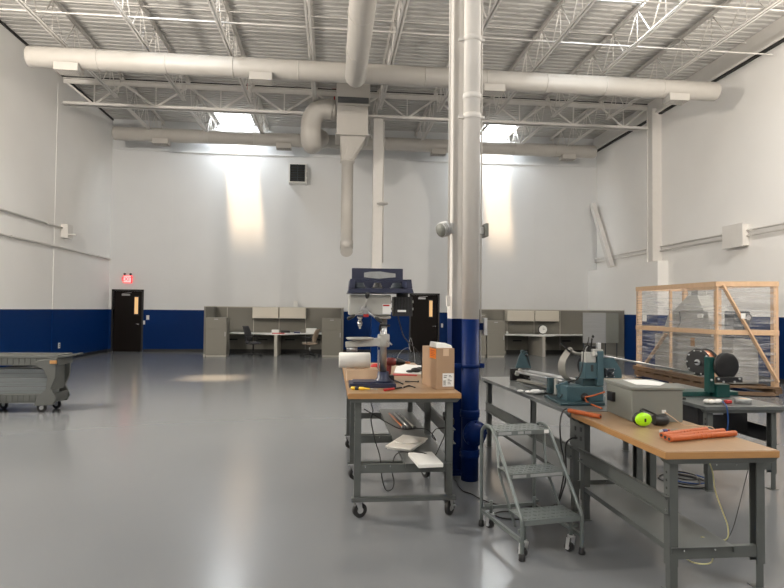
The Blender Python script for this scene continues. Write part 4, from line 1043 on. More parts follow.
# tall cardboard box
t = thing('cardboard_box', 'tall brown cardboard box with an orange sticker on the mobile workbench', 'box', (.86, 4.72, TZ))
P0 = V((.836, 4.613, TZ+.0008)); P1 = V((.983, 4.625, TZ+.0008)); P3 = V((.780, 4.985, TZ+.0008)); P2 = P1+(P3-P0)
hb = at(436.5, 348.5, Y=4.613).z-TZ
b = MB(); b.prism([P0, P1, P2, P3], (0, 0, hb), 'card'); b.build('carton', t, .003)
def face(par, nm, A_, B_, f0, f1, z0, z1, m_, off=.0012, th=.001):
    d = B_-A_; n = V((d.y, -d.x, 0)).normalized()
    if n.y > 0 and abs(n.y) > .5: n = -n
    if abs(n.y) <= .5 and n.x > 0: n = -n
    b = MB(); o = n*off; b.prism([A_+d*f0+o+up*z0, A_+d*f1+o+up*z0, A_+d*f1+o+up*z1, A_+d*f0+o+up*z1], n*th, m_); return b.build(nm, par)
face(t, 'shipping_label', P0, P1, .34, .96, .025, .13, 'paper')
b = MB()
dF = P1-P0; nF = V((dF.y, -dF.x, 0)).normalized()
def mark(f0, f1, z0, z1): b.prism([P0+dF*f0+nF*.0026+up*z0, P0+dF*f1+nF*.0026+up*z0, P0+dF*f1+nF*.0026+up*z1, P0+dF*f0+nF*.0026+up*z1], nF*.0004, 'black')
for i in range(7): mark(.38+i*.022, .38+i*.022+(.012 if i % 2 else .006), .035, .075)
for i in range(4): mark(.62, .62+random.uniform(.12, .28), .045+i*.012, .049+i*.012)
mark(.40, .56, .095, .100); mark(.40, .60, .108, .113); mark(.68, .86, .10, .104); mark(.68, .8, .110, .114)
b.build('label_print', t)
face(t, 'packing_tape', P0, P1, .36, .68, hb-.06, hb-.004, 'cardlight')
face(t, 'orange_sticker', P3, P0, .55, .97, hb-.085, hb-.005, 'orangelabel')
b = MB(); dS = P0-P3; nS = V((-dS.y, dS.x, 0)).normalized(); nS = -nS if nS.x > 0 else nS
for i in range(4):
    f1 = .90-.08*(i % 2); z = hb-.025-.014*i
    b.prism([P3+dS*.60+nS*.0025+up*z, P3+dS*f1+nS*.0025+up*z, P3+dS*f1+nS*.0025+up*(z+.004), P3+dS*.60+nS*.0025+up*(z+.004)], nS*.0004, 'red')
b.build('sticker_print', t)
b = MB(); zt_ = TZ+.0015+hb; b.hull([(P0.x+.005, 4.65, zt_), (P1.x-.008, 4.66, zt_), (P1.x-.03, 4.86, zt_), (P0.x-.02, 4.85, zt_)], [(P0.x-.0, 4.67, zt_+.04), (P1.x-.015, 4.68, zt_+.022), (P1.x-.03, 4.84, zt_+.03), (P0.x-.015, 4.83, zt_+.045)], 'foam')
tag(b.build('foam_block', bev=.006), 'white foam piece lying on top of the tall cardboard box', 'foam')

# on the lower shelf of the mobile bench
SZ = .4105
t = thing('plastic_tray', 'white plastic tray with a round recess on the lower shelf of the mobile workbench', 'tray', (.72, 5.3, SZ))
b = MB(); c4 = [at(385, 446, Z=SZ+.03), at(411, 449.5, Z=SZ+.03), at(428, 438, Z=SZ+.03), at(403, 434.5, Z=SZ+.03)]
cc = sum(c4, V((0, 0, 0)))/4
b.prism([V((cc.x+(p.x-cc.x)*.9, cc.y+(p.y-cc.y)*.9, SZ+.001)) for p in c4], (0, 0, .018), 'foam'); b.prism([V((p.x, p.y, SZ+.0191)) for p in c4], (0, 0, .012), 'foam'); b.build('tray', t, .004)
b = MB(); b.lathe([(0, .105), (.008, .108), (.010, .098), (.003, .09), (.002, .02)], (cc.x, cc.y, SZ+.0315), (0, 0, 1), 'foam', 32); b.build('round_rim', t)
b = MB(); c5 = [at(408, 452.5, Z=SZ+.03), at(432, 451.5, Z=SZ+.03), at(443.5, 463.5, Z=SZ+.03), at(418.5, 464.5, Z=SZ+.03)]
b.prism([(p.x, p.y, SZ+.001) for p in c5], (0, 0, .03), 'foam'); tag(b.build('white_lid', bev=.006), 'square white lid at the front of the mobile workbench lower shelf', 'lid')
for i, (u, nm) in enumerate(((403, 'left'), (408, 'middle'), (413, 'right'))):
    p = V((.66+.055*i, 6.55, SZ+.0175)); q = V((.72+.055*i, 5.75, SZ+.0175))
    b = MB(); b.cyl(p, q, .010, 'copper' if i == 0 else 'steel', 10); b.cyl(q, q+(q-p).normalized()*-.04, .017, 'steel', 12)
    tag(b.build('metal_rod'), '%s metal rod of three lying on the mobile workbench lower shelf' % nm, 'rod', 'rods on the lower shelf')
t = thing('power_strip', 'dark power strip with plugs on the right rear leg of the mobile workbench', 'power strip', (.93, 5.0, .5))
b = MB(); b.box(.952, .985, 4.62, 4.95, .672, .72, 'black'); b.build('strip', t, .005)
b = MB(); b.box(.93, .951, 4.66, 4.70, .68, .71, 'black'); b.box(.93, .951, 4.78, 4.82, .68, .71, 'black'); b.build('plug', t)
def cord(lab, pts, r_=.005, m_='black', name='cable', grp=None):
    b = MB(); b.tube(pts, r_, m_, 7); return tag(b.build(name), lab, 'cord', grp)
cord('black cord hanging down from the left of the mobile workbench top and looping below', [at(370, 399.5, Y=4.56), at(373, 411, Y=4.56), at(371, 420, Y=4.57), at(375, 440, Y=4.58), at(380, 457, Y=4.6), at(382, 478, Y=4.56), at(386, 490, Y=4.56), at(392, 489, Y=4.56), at(394, 482, Y=4.57), at(392, 470, Y=4.6), at(394, 458, Y=4.7), at(399, 452.5, Y=4.75), at(410, 452, Y=4.72), at(424, 453, Y=4.66), at(433, 457.5, Y=4.62), at(439, 448, Y=4.62), at(445, 434, Y=4.66), at(447, 426, Y=4.7)], .0045)
cord('black cord crossing under the mobile workbench top to the power strip', [at(364, 409, Y=4.6), at(376, 416, Y=4.65), at(388, 423, Y=4.7), at(402, 429, Y=4.7), at(426, 429, Y=4.75), at(436, 440, Y=4.8), at(432, 436, Y=4.85), at(436, 429, Y=4.8), at(446, 428, Y=4.75)], .0045)
cord('black floor cord running from the mobile workbench past the blue column', [at(455, 479, Z=.008), at(462, 490, Z=.008), at(472, 494, Z=.008), at(483, 500, Z=.008), at(500, 505, Z=.008), at(517, 505, Z=.008), at(545, 507, Z=.008), at(556, 504, Z=.008)], .006)
cord('thin grey wire looping above the papers behind the cardboard box', [at(396, 362, Y=6.0), at(399, 354, Y=6.0), at(404, 349, Y=6.0), at(409, 348, Y=6.0), at(411, 352, Y=5.9), at(409, 345, Y=5.9), at(411, 338, Y=6.0), at(414, 352, Y=6.0), at(415, 363, Y=6.0)], .0012, 'galv', 'wire')

# ------------------------------------------------------------------ rolling step ladder
w_ = V((.985, .165, 0)).normalized(); a0 = math.atan2(w_.y, w_.x)
TL = Matrix.Translation((1.222, 3.665, 0)) @ Matrix.Rotation(a0, 4, 'Z')
LW, LD = .432, .625
t = thing('step_ladder', 'grey rolling three-step ladder between the blue pipe and the long bench', 'step ladder', TL @ V((LW/2, LD/2, 0)))
HT = .735
def fx(z):      # depth of the sloping front rail at height z
    return 0 if z < .26 else (z-.26)/(HT-.26)*.40
for x, nm in ((0, 'left'), (LW, 'right')):
    b = MB(TL); b.tube([(x, 0, .03), (x, 0, .20), (x, .008, .26), (x, .05, .31), (x, .20, .485), (x, .375, .68), (x, .415, .72), (x, .465, .748), (x, .55, .748), (x, .605, .71), (x, LD, .65), (x, LD, .35), (x, LD, .03)], .0125, 'ladder', 10); b.build('side_frame', t)
    b = MB(TL); b.tube([(x+(.03 if x == 0 else -.03), .44, HT-.03), (x+(.03 if x == 0 else -.03), .40, .45), (x+(.03 if x == 0 else -.03), .15, .16)], .010, 'ladder', 8, smooth=False); b.build('inner_brace', t)
    MB(TL).bar((x, .012, .12), (x, LD-.012, .12), .022, .022, 'ladder').build('side_rail', t)
    for y in (0, LD): 
        b = MB(TL); b.lathe([(0, .019), (.004, .022), (.04, .018), (.045, .013)], (x, y, 0), (0, 0, 1), 'rubber', 14); b.build('rubber_foot', t)
MB(TL).bar((.012, LD, .13), (LW-.012, LD, .13), .022, .022, 'ladder').build('cross_rail', t)
b = MB(TL)
for z, y0, y1, nm in ((.25, .0, .21, 0), (.49, .195, .385, 1), (HT, .395, .615, 2)):
    b = MB(TL); b.box(.014, LW-.014, y0-.004, y1, z-.004, z, 'ladder'); b.box(.014, LW-.014, y0-.008, y0-.004, z-.032, z, 'ladder'); b.box(.014, LW-.014, y1, y1+.004, z-.03, z, 'ladder')
    n = 12
    for i in range(n):
        for j in range(4):
            x = .03+(LW-.06)*i/(n-1); y = y0+.02+(y1-y0-.04)*j/3; b.bar((x-.010, y-.007*(1 if (i+j) % 2 else -1), z+.001), (x+.010, y+.007*(1 if (i+j) % 2 else -1), z+.001), .004, .003, 'ladder')
    tr = b.build('tread', t)
    if nm:
        yy = y0-.0082
        spans = [(.03, .13), (.16, LW-.03)] if nm == 1 else [(.02, .12), (.17, .215), (.225, .275)]
        for s0, s1 in spans: MB(TL).box(s0, s1, yy-.0008, yy, z-.026, z-.006, 'silver').build('label_strip', tr, label='worn silver label strip')
        if nm == 2: MB(TL).box(LW-.055, LW-.018, yy-.0008, yy, z-.028, z-.002, 'paper').build('label_strip', tr, label='white label')
for x, y in ((.04, .05), (LW-.05, .05), (.05, LD-.06), (LW-.03, LD-.06)):
    caster(t, x, y, .11, .028, 1.9, T=TL)
    b = MB(TL); b.cyl((x, y, .111), (x, y, .20), .012, 'ladder', 10); b.bar((x, y, .17), (0 if x < .2 else LW, y, .17), .018, .018, 'ladder'); b.build('caster_post', t)

# ------------------------------------------------------------------ things on the near maple bench
t = thing('control_enclosure', 'grey steel electrical enclosure box lying on the maple workbench', 'enclosure', (2.33, 4.2, BZ))
E0, E1 = V((2.132, 4.0, BZ+.001)), V((2.50, 3.975, BZ+.001)); dv = V((.035, .46, 0)); E3 = E0+dv; E2 = E1+dv; hh = .225
MB().prism([E0, E1, E2, E3], (0, 0, hh), 'encl').build('body', t, .006)
e_ = .010
b = MB(); ex = V((e_, 0, 0)); ey = V((0, e_, 0)); b.prism([p+up*(hh+.002) for p in (E0-ex-ey, E1+ex-ey, E2+ex+ey, E3-ex+ey)], (0, 0, .022), 'encl'); b.build('lid', t, .005)
b = MB(); c = E0.lerp(E3, .72)+up*.135; b.box(c.x-.028, c.x-.003, c.y-.045, c.y+.045, c.z-.035, c.z+.035, 'black'); b.build('socket', t, .004)
b = MB(); c = E0.lerp(E1, .62)+up*.075; b.box(c.x-.014, c.x+.012, c.y-.010, c.y-.0, c.z-.010, c.z+.012, 'white'); b.build('cable_gland', t)
cab0 = c+V((0, -.012, 0))
b = MB(); zz = BZ+hh+.0255; b.prism([(2.23, 4.12, zz), (2.38, 4.06, zz), (2.50, 4.20, zz), (2.46, 4.40, zz), (2.28, 4.42, zz)], (0, 0, .002), 'paper'); tag(b.build('paper_sheet'), 'white paper sheets lying on the lid of the grey enclosure', 'paper')
# ear muffs
t = thing('ear_muffs', 'lime green and black ear muffs lying against the grey enclosure', 'ear muffs', (2.14, 3.86, BZ))
q = at(642.5, 422, Y=3.84); r_ = .050
q.z = BZ+.052
b = MB(); b.ball(q+V((0, -.012, 0)), .05, 'lime', (1.18, .5, .92), 24); b.build('ear_cup', t, label='lime green ear cup')
b = MB(); b.ball(q+V((-.004, .012, .001)), .05, 'black', (1.25, .42, 1.0), 24); b.build('cushion', t)
q2 = at(661, 421.5, Y=3.87); q2.z = BZ+.040
b = MB(); b.lathe([(0, .03), (.012, .036), (.035, .037), (.085, .039), (.10, .034)], q2+V((-.055, 0, -.001)), (1, .1, 0), 'black', 24); b.build('ear_cup', t, label='black ear cup')
b = MB(); b.tube([q+V((-.005, .02, .05)), q+V((.02, .045, .058)), q+V((.06, .065, .05)), q2+V((.0, .045, .02)), q2+V((.01, .02, .0))], .007, 'black', 8); b.build('headband', t)
b = MB(); b.bar(q+V((.0, -.038, -.012)), q+V((.0, -.038, .010)), .012, .002, 'black', V((0, 1, 0))); b.build('emblem', t)
# marker / driver
t = thing('screwdriver', 'blue handled screwdriver lying between the ear muffs and the orange rolls', 'screwdriver', at(668, 431, Z=BZ))
p, q = at(660, 431.5, Z=BZ+.012), at(673, 429.5, Z=BZ+.012); d = (q-p).normalized()
b = MB(); b.lathe([(0, .006), (.004, .010), (.02, .011), (.022, .009)], p, d, 'galv', 12); b.build('handle_end', t)
b = MB(); b.lathe([(.022, .011), (.06, .0125), (.075, .007)], p, d, 'purple', 12); b.build('handle', t)
b = MB(); b.cyl(p+d*.075, p+d*.10, .006, 'red', 8); b.cyl(p+d*.10, p+d*.19, .003, 'steel', 8); b.build('blade', t)
# orange rolls
def roll(lab, p, q, r_, grp):
    b = MB(); p, q = V(p), V(q); n = 9; pts = []
    for i in range(n): f = i/(n-1); pts.append(p.lerp(q, f)+V((0, .004*math.sin(f*9+r_*900), .0)))
    pts[0].z = p.z
    b.tube(pts, r_, 'orange', 14)
    d = (q-p).normalized(); n2 = 14
    for i in range(n2):
        f = (i+.5)/n2; c = p.lerp(q, f); b.lathe([(-.004, r_*.9), (0, r_*1.05), (.006, r_*.9)], c, d, 'orange', 12)
    b.cyl(p-d*.001, p-d*.003, r_*.55, 'dark', 12); b.cyl(q+d*.001, q+d*.003, r_*.55, 'dark', 12)
    return tag(b.build('orange_sleeve'), lab, 'sleeve', grp)
G = 'orange sleeves on the maple workbench'
R_ = .0175
f_ = at(668, 442, Z=BZ); g_ = at(739, 434.5, Z=BZ)
roll('nearest orange braided sleeve of the three beside the ear muffs', (2.035, 3.375, BZ+R_+.002), (2.56, 3.515, BZ+R_+.002), R_, G)
roll('middle orange braided sleeve of the three beside the ear muffs', (2.04, 3.425, BZ+R_+.002), (2.53, 3.585, BZ+R_+.002), R_, G)
roll('rear orange braided sleeve, shortest looking of the three beside the ear muffs', (2.05, 3.485, BZ+R_+.002), (2.45, 3.64, BZ+R_+.002), R_, G)
roll('single orange braided sleeve at the foot of the teal machine', at(569, 410.5, Z=BZ+.02), at(600, 416.5, Z=BZ+.02), .017, None)
cord('thin tan cable from the enclosure front over the right edge of the maple bench', [cab0, cab0+V((.03, -.05, -.03)), (2.44, 3.88, BZ+.004), (2.50, 3.83, BZ+.004), (2.60, 3.80, BZ+.0), (2.62, 3.79, BZ-.06), (2.61, 3.80, .62)], .003, 'cardlight', 'cable')
cord('pale yellow cord hanging under the near maple bench to its lower shelf', [(2.30, 3.45, BZ-.045), at(712, 470, Y=3.42), at(715, 490, Y=3.4), at(722, 510, Y=3.38), at(728, 528, Y=3.36), at(725, 540, Y=3.34), (2.20, 3.32, .252)], .004, 'yellowcord', 'cable')
cord('pale yellow cord sagging below the front rail of the near maple bench', [at(684, 557, Y=3.30), at(692, 562, Y=3.22), at(703, 564, Y=3.20), at(711, 562.5, Y=3.22), at(713, 557, Y=3.30)], .004, 'yellowcord', 'cable')
cord('thin grey cable hanging at the right rear of the near maple bench', [at(749, 466, Y=3.9), at(743, 490, Y=3.9), at(734, 525, Y=3.85), at(727, 540, Y=3.8)], .0025, 'black', 'cable')
cord('black cord drooping from the bench joint behind the step ladder to the floor', [at(567, 409, Y=4.37)+V((-.0, 0, .004)), at(562.5, 412, Y=4.36), at(560, 424, Y=4.30), at(561, 445, Y=4.3), at(564, 460, Y=4.3), at(563, 480, Y=4.35), (1.72, 4.4, .05), (1.62, 4.45, .008), (1.50, 4.5, .008)], .006)
cord('black cord looping from the outlet on the bench leg down to the floor', [at(577, 438, Y=4.30), at(570, 439, Y=4.25), at(565.5, 447, Y=4.25), at(566, 470, Y=4.28), at(563, 490, Y=4.3), (1.66, 4.36, .008), (1.50, 4.48, .008), (1.38, 4.55, .008), (1.28, 4.5, .008), (1.32, 4.4, .008), (1.48, 4.36, .008), (1.62, 4.3, .008)], .006)
t = thing('outlet_box', 'dark outlet plate with holes on the bench leg behind the step ladder', 'outlet', (1.92, 4.32, .55))
b = MB(); b.box(1.914, 1.9235, 4.30, 4.56, .50, .72, 'greybench'); b.build('plate', t)
b = MB()
for y, z in ((4.36, .68), (4.46, .67), (4.36, .61), (4.46, .60)): b.box(1.909, 1.9135, y-.012, y+.012, z-.016, z+.016, 'black')
b.build('socket', t)
cord('red cord crossing the floor behind the right end of the maple bench', [at(777, 452, Z=.62), at(790, 452, Z=.62)], .004, 'red', 'cable') if False else None
# coiled cables under third bench
for i, (c, rr) in enumerate((((3.30, 5.25), .18), ((3.36, 5.3), .15), ((3.26, 5.2), .13), ((3.32, 5.28), .11))):
    pts = [(c[0]+rr*1.1*math.cos(a*2*PI/10)+.01*math.sin(3*a+i), c[1]+rr*1.3*math.sin(a*2*PI/10), .008+i*.013) for a in range(10)]
    b = MB(); b.tube(pts, .006, 'black' if i != 1 else 'bluecord', 7, closed=True)
    tag(b.build('cable_coil'), ('dark cable coil %s under the green machine bench' % ['lowest in the pile on the floor', 'with a blue sheath in the pile', 'small and dark in the pile', 'topmost in the pile on the floor'][i]), 'cable', 'coils on the floor under the green machine bench')

# ------------------------------------------------------------------ teal machine on the long grey bench
t = thing('winding_machine', 'teal bench machine with long steel bed rails and a curved metal band', 'machine', (2.1, 5.1, BZ))
Ym = 4.86
def K(u, v, y=Ym): return at(u, v, Y=y)
def kb(nm, u0, v0, u1, v1, y0, y1, m_, par=None, bev=.004, zlo=None):
    p, q = K(u0, v1, y0), K(u1, v0, y0); b = MB(); b.box(p.x, q.x, y0, y1, p.z if zlo is None else zlo, q.z, m_); return b.build(nm, par or t, bev)
z0 = BZ+.001
p0, p1 = K(545, 405), K(611, 405)
b = MB(); b.prism([(K(561, 405, 4.72).x, 4.72, z0), (K(605, 405, 4.72).x, 4.72, z0), (K(606, 405, 5.1).x, 5.12, z0), (K(545, 400, 5.2).x, 5.22, z0)], (0, 0, .022), 'teald'); b.build('base_plate', t, .004)
kb('gearbox', 567, 386.5, 603.5, 405.5, 4.80, 5.02, 'teal', zlo=z0+.023)
kb('gearbox_top', 583, 378.5, 603, 386.2, 4.84, 5.0, 'teald')
b = MB(); c = K(584.5, 397, 4.80); b.lathe([(0, .034), (.006, .034), (.008, .028), (.02, .026), (.021, .0)], c, (0, -1, 0), 'black', 20); b.build('drive_hub', t)
kb('post', 597.5, 351, 603.8, 386, 4.79, 4.87, 'teal')
kb('head_block', 585.5, 363, 597.2, 379, 4.80, 4.93, 'teal')
kb('slot', 591, 365, 593.5, 371.5, 4.796, 4.7995, 'black', bev=0)
kb('bearing_block', 586, 352.5, 596, 362.6, 4.81, 4.91, 'castw')
kb('clamp_plate', 594.5, 349.5, 603.2, 352.2, 4.80, 4.9, 'castw'); kb('post_cap', 597.8, 343, 601.2, 349.2, 4.82, 4.86, 'galv')
kb('clamp_dog', 588, 346, 596, 351.5, 4.87, 4.95, 'black')
b = MB(); c = K(592, 338.5); b.cyl(c, K(591, 347), .007, 'black', 8); b.ball(K(593, 336.5), .012, 'black'); b.cyl(K(589, 337), K(587.5, 345), .004, 'black', 6); b.build('clamp_screw', t)
b = MB(); b.bar(K(560.5, 342.5), K(567.5, 349.5), .01, .014, 'black', V((0, 1, 0))); b.cyl(K(567, 349), K(570, 351.5), .009, 'black', 8); b.build('lock_lever', t)
# right side plate with four bolts
b = MB(); b.prism([(K(u, v).x, 4.87, K(u, v).z) for u, v in ((604, 358), (614.5, 358), (622, 370), (622.5, 378.5), (604, 378.5))], (0, .014, 0), 'teal'); b.build('side_plate', t, .002)
b = MB(); c = K(608.5, 372.5, 4.87); b.box(c.x-.04, c.x+.036, 4.84, 4.869, c.z-.038, c.z+.038, 'louver'); b.cyl((c.x, 4.84, c.z), (c.x, 4.80, c.z), .018, 'louver', 16); b.cyl((c.x, 4.80, c.z), (c.x, 4.79, c.z), .008, 'chrome', 10); b.build('flange_bearing', t, .003)
b = MB()
for sx in (-1, 1):
    for sz in (-1, 1): b.cyl((c.x+sx*.032, 4.839, c.z+sz*.032), (c.x+sx*.032, 4.83, c.z+sz*.032), .007, 'chrome', 8)
b.build('bolt', t)
# sheave disc edge-on and black disc
b = MB(); c = K(583.5, 366, 4.92); b.lathe([(0, .085), (.006, .09), (.012, .085)], c, (1, .25, 0), 'black', 28); b.build('face_disc', t)
# curved metal band
def band(pts, w_, th, m_, nm):
    b = MB(); P_ = [K(u, v, y) for u, v, y in pts]; k = b.mi(m_)
    o = []; N = len(P_)
    for i in range(N-1):
        q0, q1, q2, q3 = P_[max(i-1, 0)], P_[i], P_[i+1], P_[min(i+2, N-1)]
        for tt in (0, .25, .5, .75): o.append(.5*((2*q1)+(-q0+q2)*tt+(2*q0-5*q1+4*q2-q3)*tt*tt+(-q0+3*q1-3*q2+q3)*tt**3))
    o.append(P_[-1]); rings = []
    for i, p in enumerate(o):
        d = (o[min(i+1, len(o)-1)]-o[max(i-1, 0)]).normalized(); s_ = V((.5, -.87, 0)); n_ = d.cross(s_).normalized()
        rings.append([b.bm.verts.new(p+s_*(a*w_/2)+n_*(c_*th/2)) for a, c_ in ((-1, -1), (1, -1), (1, 1), (-1, 1))])
    for A_, B_ in zip(rings, rings[1:]):
        for i in range(4): b._f([A_[i], A_[(i+1) % 4], B_[(i+1) % 4], B_[i]], k, False)
    b._f(rings[0], k); b._f(rings[-1][::-1], k); return b.build(nm, t)
band([(571.5, 382, 4.98), (565.5, 377, 4.98), (562, 370, 4.98), (562.5, 361, 4.98), (567, 353, 4.98), (570, 349.5, 4.98)], .075, .005, 'ringbeige', 'curved_band')
b = MB(); b.tube([K(570, 350.5, 4.95), K(576, 353.5, 4.93), K(586, 354.5, 4.90)], .014, 'ringbeige', 10); b.ball(K(570, 350, 4.95), .024, 'ringbeige'); b.build('band_arm', t)
b = MB(); b.tube([K(575, 381), K(580, 375), K(583, 362), K(584, 350), K(587, 345.5), K(589.5, 346.5), K(589, 350)], .006, 'black', 8); b.tube([K(585.5, 357), K(585.3, 350), K(587.4, 346.2)], .005, 'castw', 8); b.build('guide_hook', t)
# bed
zr = K(555, 380, 5.1).z
far = K(513.5, 371.5, 6.45); nr = K(561, 381.5, 5.06)
def lin(f, dz=0, dx=0): p = far.lerp(nr, f); return V((p.x+dx, p.y, p.z+dz))
for dx, dz, m_ in ((.02, .0, 'galv'), (.10, .012, 'galv'), (.15, .012, 'galv')):
    MB().cyl(lin(.03, dz, dx), lin(1, dz, dx), .013, m_, 12).build('bed_rod', t)
MB().bar(lin(.10, -.082, .03), lin(.9, -.082, .06), .07, .018, 'ringbeige').build('bed_rail', t)
MB().bar(lin(.02, -.105, .06), lin(.92, -.125, .09), .20, .016, 'greytop').build('bed_plate', t)
MB().bar(lin(.04, -.045, .16), lin(.98, -.052, .14), .012, .06, 'galv').build('bed_rail', t)
b = MB(); c = lin(0); b.box(c.x-.03, c.x+.20, c.y, c.y+.05, BZ+.002, c.z+.035, 'black'); b.box(c.x+.09, c.x+.2, c.y-.10, c.y-.001, c.z-.06, c.z+.03, 'black'); b.build('tail_block', t, .004)
b = MB(); b.cyl((c.x+.07, c.y-.05, c.z+.012), (c.x+.07, c.y-.001, c.z+.012), .022, 'castw', 14); b.cyl((c.x+.03, c.y-.05, c.z-.025), (c.x+.03, c.y-.001, c.z-.025), .02, 'castw', 14); b.cyl((c.x+.115, c.y-.13, c.z-.012), (c.x+.115, c.y-.101, c.z-.012), .016, 'galv', 12); b.build('rod_clamp', t)
b = MB(); yb2 = c.y+.07
b.prism([(K(u, v, 6.5).x, yb2, K(u, v, 6.5).z) for u, v in ((516, 368.5), (520, 356), (522, 352.5), (528, 352.5), (529, 356), (532, 368.5))], (0, .02, 0), 'teal'); b.build('tail_stand', t, .002)
b = MB(); q = K(524, 352, 6.5); b.cyl((q.x, yb2-.02, q.z), (q.x, yb2+.05, q.z), .02, 'teald', 14); b.cyl((q.x-.02, yb2-.01, q.z-.0), (q.x+.04, yb2-.01, q.z+.0), .010, 'black', 10); b.cyl((q.x+.05, yb2-.01, q.z-.045), (q.x+.02, yb2-.01, q.z-.03), .014, 'black', 10); b.bar((q.x+.03, yb2-.006, q.z-.02), (K(531, 368, 6.5).x-.01, yb2-.006, K(531, 366, 6.5).z), .012, .01, 'black', V((0, 1, 0))); b.build('tail_spindle', t)
kb('front_block', 549, 378, 555.5, 393.5, 5.10, 5.16, 'teald'); kb('front_block_plate', 555.6, 379, 558, 394.5, 5.06, 5.14, 'castw')
b = MB(); b.bar(K(558, 390, 5.0), K(570, 386, 4.95), .10, .10, 'teal'); b.build('transfer_block', t, .008)
b = MB(); b.tube([K(558, 383, 5.0), K(562, 388, 4.98), K(569, 382, 4.95), K(575, 380, 4.92)], .008, 'black', 8); b.tube([K(560, 398, 4.9), K(565, 392, 4.9), K(572, 391, 4.85)], .006, 'black', 8); b.build('hose', t)
p = at(606, 355.5, Y=4.80); 
b = MB(); b.cyl(K(595, 354.5, 4.80), (4.0, 5.46, at(700, 376, Y=5.46).z) if False else at(693, 373, Y=5.45), .010, 'steel', 12); b.lathe([(0, .022), (.05, .022)], K(593, 354, 4.80), V((1, .45, -.1)), 'castw', 14)
tag(b.build('steel_shaft'), 'long thin steel shaft running from the teal machine to the green machine', 'shaft')
cord('orange power cord from the teal gearbox to the grey enclosure socket', [K(585, 397, 4.775), K(592, 396, 4.74), K(600, 393.5, 4.70), K(604.5, 392, 4.45)], .007, 'orange')
cord('orange cord drooping from the teal gearbox hub onto the bench', [K(585, 398, 4.77), K(587, 402, 4.75), (K(592, 405, 4.72).x, 4.70, BZ+.01), at(602, 408.5, Z=BZ+.01)], .006, 'orange')
b = MB(); q = at(536, 393, Z=BZ+.01); 
for dx, dy, r_ in ((0, 0, .05), (.06, .03, .035), (-.06, .04, .03), (-.12, .10, .03)): b.ball((q.x+dx, q.y+dy, BZ+.002+r_*.45), r_, 'paper', (1.1, 1.3, .45), 10)
tag(b.build('crumpled_tissue'), 'crumpled white tissue on the grey bench before the bed rails', 'tissue')
b = MB(); q = at(552, 398.5, Z=BZ+.01); b.box(q.x-.06, q.x+.16, q.y-.06, q.y+.12, BZ+.001, BZ+.012, 'black'); tag(b.build('black_tray', bev=.003), 'thin black tray left of the teal gearbox on the grey bench', 'tray') if False else b.bm.free()
b = MB(); p, q = at(552, 395, Z=BZ+.02), at(575, 402, Z=BZ+.04)
bx_ = None

# ------------------------------------------------------------------ green machine on the third bench
G3 = .7555; Yg = 5.5
def J(u, v, y=Yg): return at(u, v, Y=y)
t = thing('winding_stand', 'dark green machine stand with two black discs on the third workbench', 'machine', (J(722, 400).x, 5.6, G3))
b = MB(); p, q = J(684, 397), J(742, 397); b.box(p.x-.02, q.x-.12, 5.50, 5.72, G3, G3+.045, 'green'); b.box(J(721, 397).x, q.x, 5.55, 5.70, G3, G3+.04, 'green'); b.build('base', t, .006)
b = MB(); p, q = J(715, 400, 5.45), J(728, 384, 5.45); b.box(p.x, q.x, 5.42, 5.54, G3+.0005, q.z, 'green'); b.build('pedestal', t, .005)
b = MB(); p, q = J(708.5, 396, 5.45), J(714, 357, 5.45); b.box(p.x, q.x, 5.44, 5.52, G3+.046, q.z, 'green'); b.build('upright', t, .005)
c = J(727.5, 366, 5.40); b = MB(); b.lathe([(0, .0), (.003, .03), (.004, .118), (.008, .132), (.03, .132), (.035, .12)], c, (-.05, 1, 0), 'black', 40); b.build('front_disc', t)
b = MB()
for r_ in (.03, .05, .07, .09, .11):
    pts = [c+V((r_*math.cos(a*2*PI/20), -.004, r_*math.sin(a*2*PI/20))) for a in range(20)]; b.tube(pts, .0018, 'rubber', 5, closed=True)
b.build('disc_groove', t)
c2 = J(727, 379, 5.42); b = MB(); b.box(c2.x-.14, c2.x+.13, 5.37, 5.40, c2.z-.03, c2.z+.025, 'black'); b.build('clamp_bar', t, .006)
b = MB()
for u, v in ((719, 379), (724, 382), (735, 382), (740, 379), (712, 380)): q = J(u, v, 5.36); MB().cyl((q.x, 5.369, q.z), (q.x, 5.36, q.z), .010, 'galv', 10).build('bolt', t)
c = J(703, 362, 5.62); d = V((-.93, -.37, 0)).normalized()
b = MB(); b.lathe([(0, .10), (.004, .135), (.018, .135), (.02, .11)], c+d*.06, d, 'black', 36); b.lathe([(0, .11), (.002, .135), (.016, .135), (.02, .11)], c-d*.06, d, 'black', 36); b.build('rear_disc', t)
b = MB(); b.lathe([(0, .118), (.10, .118)], c-d*.039, d, 'copper', 36); b.build('copper_winding', t)
b = MB()
for i in range(10):
    a = 2*PI*i/10; e1 = d.cross(up).normalized(); q = c+d*.081+(e1*math.cos(a)+up*math.sin(a))*.118; MB().cyl(q, q+d*.008, .008, 'galv', 8).build('bolt', t)
b = MB(); b.cyl(c+d*.081, c+d*.095, .03, 'galv', 14); b.cyl(c+d*.08, c+d*.15, .010, 'black', 10); b.build('hub', t)
b = MB(); b.cyl(c+V((.03, 0, 0)), J(724, 365, 5.43), .02, 'steel', 12); b.build('spindle', t)
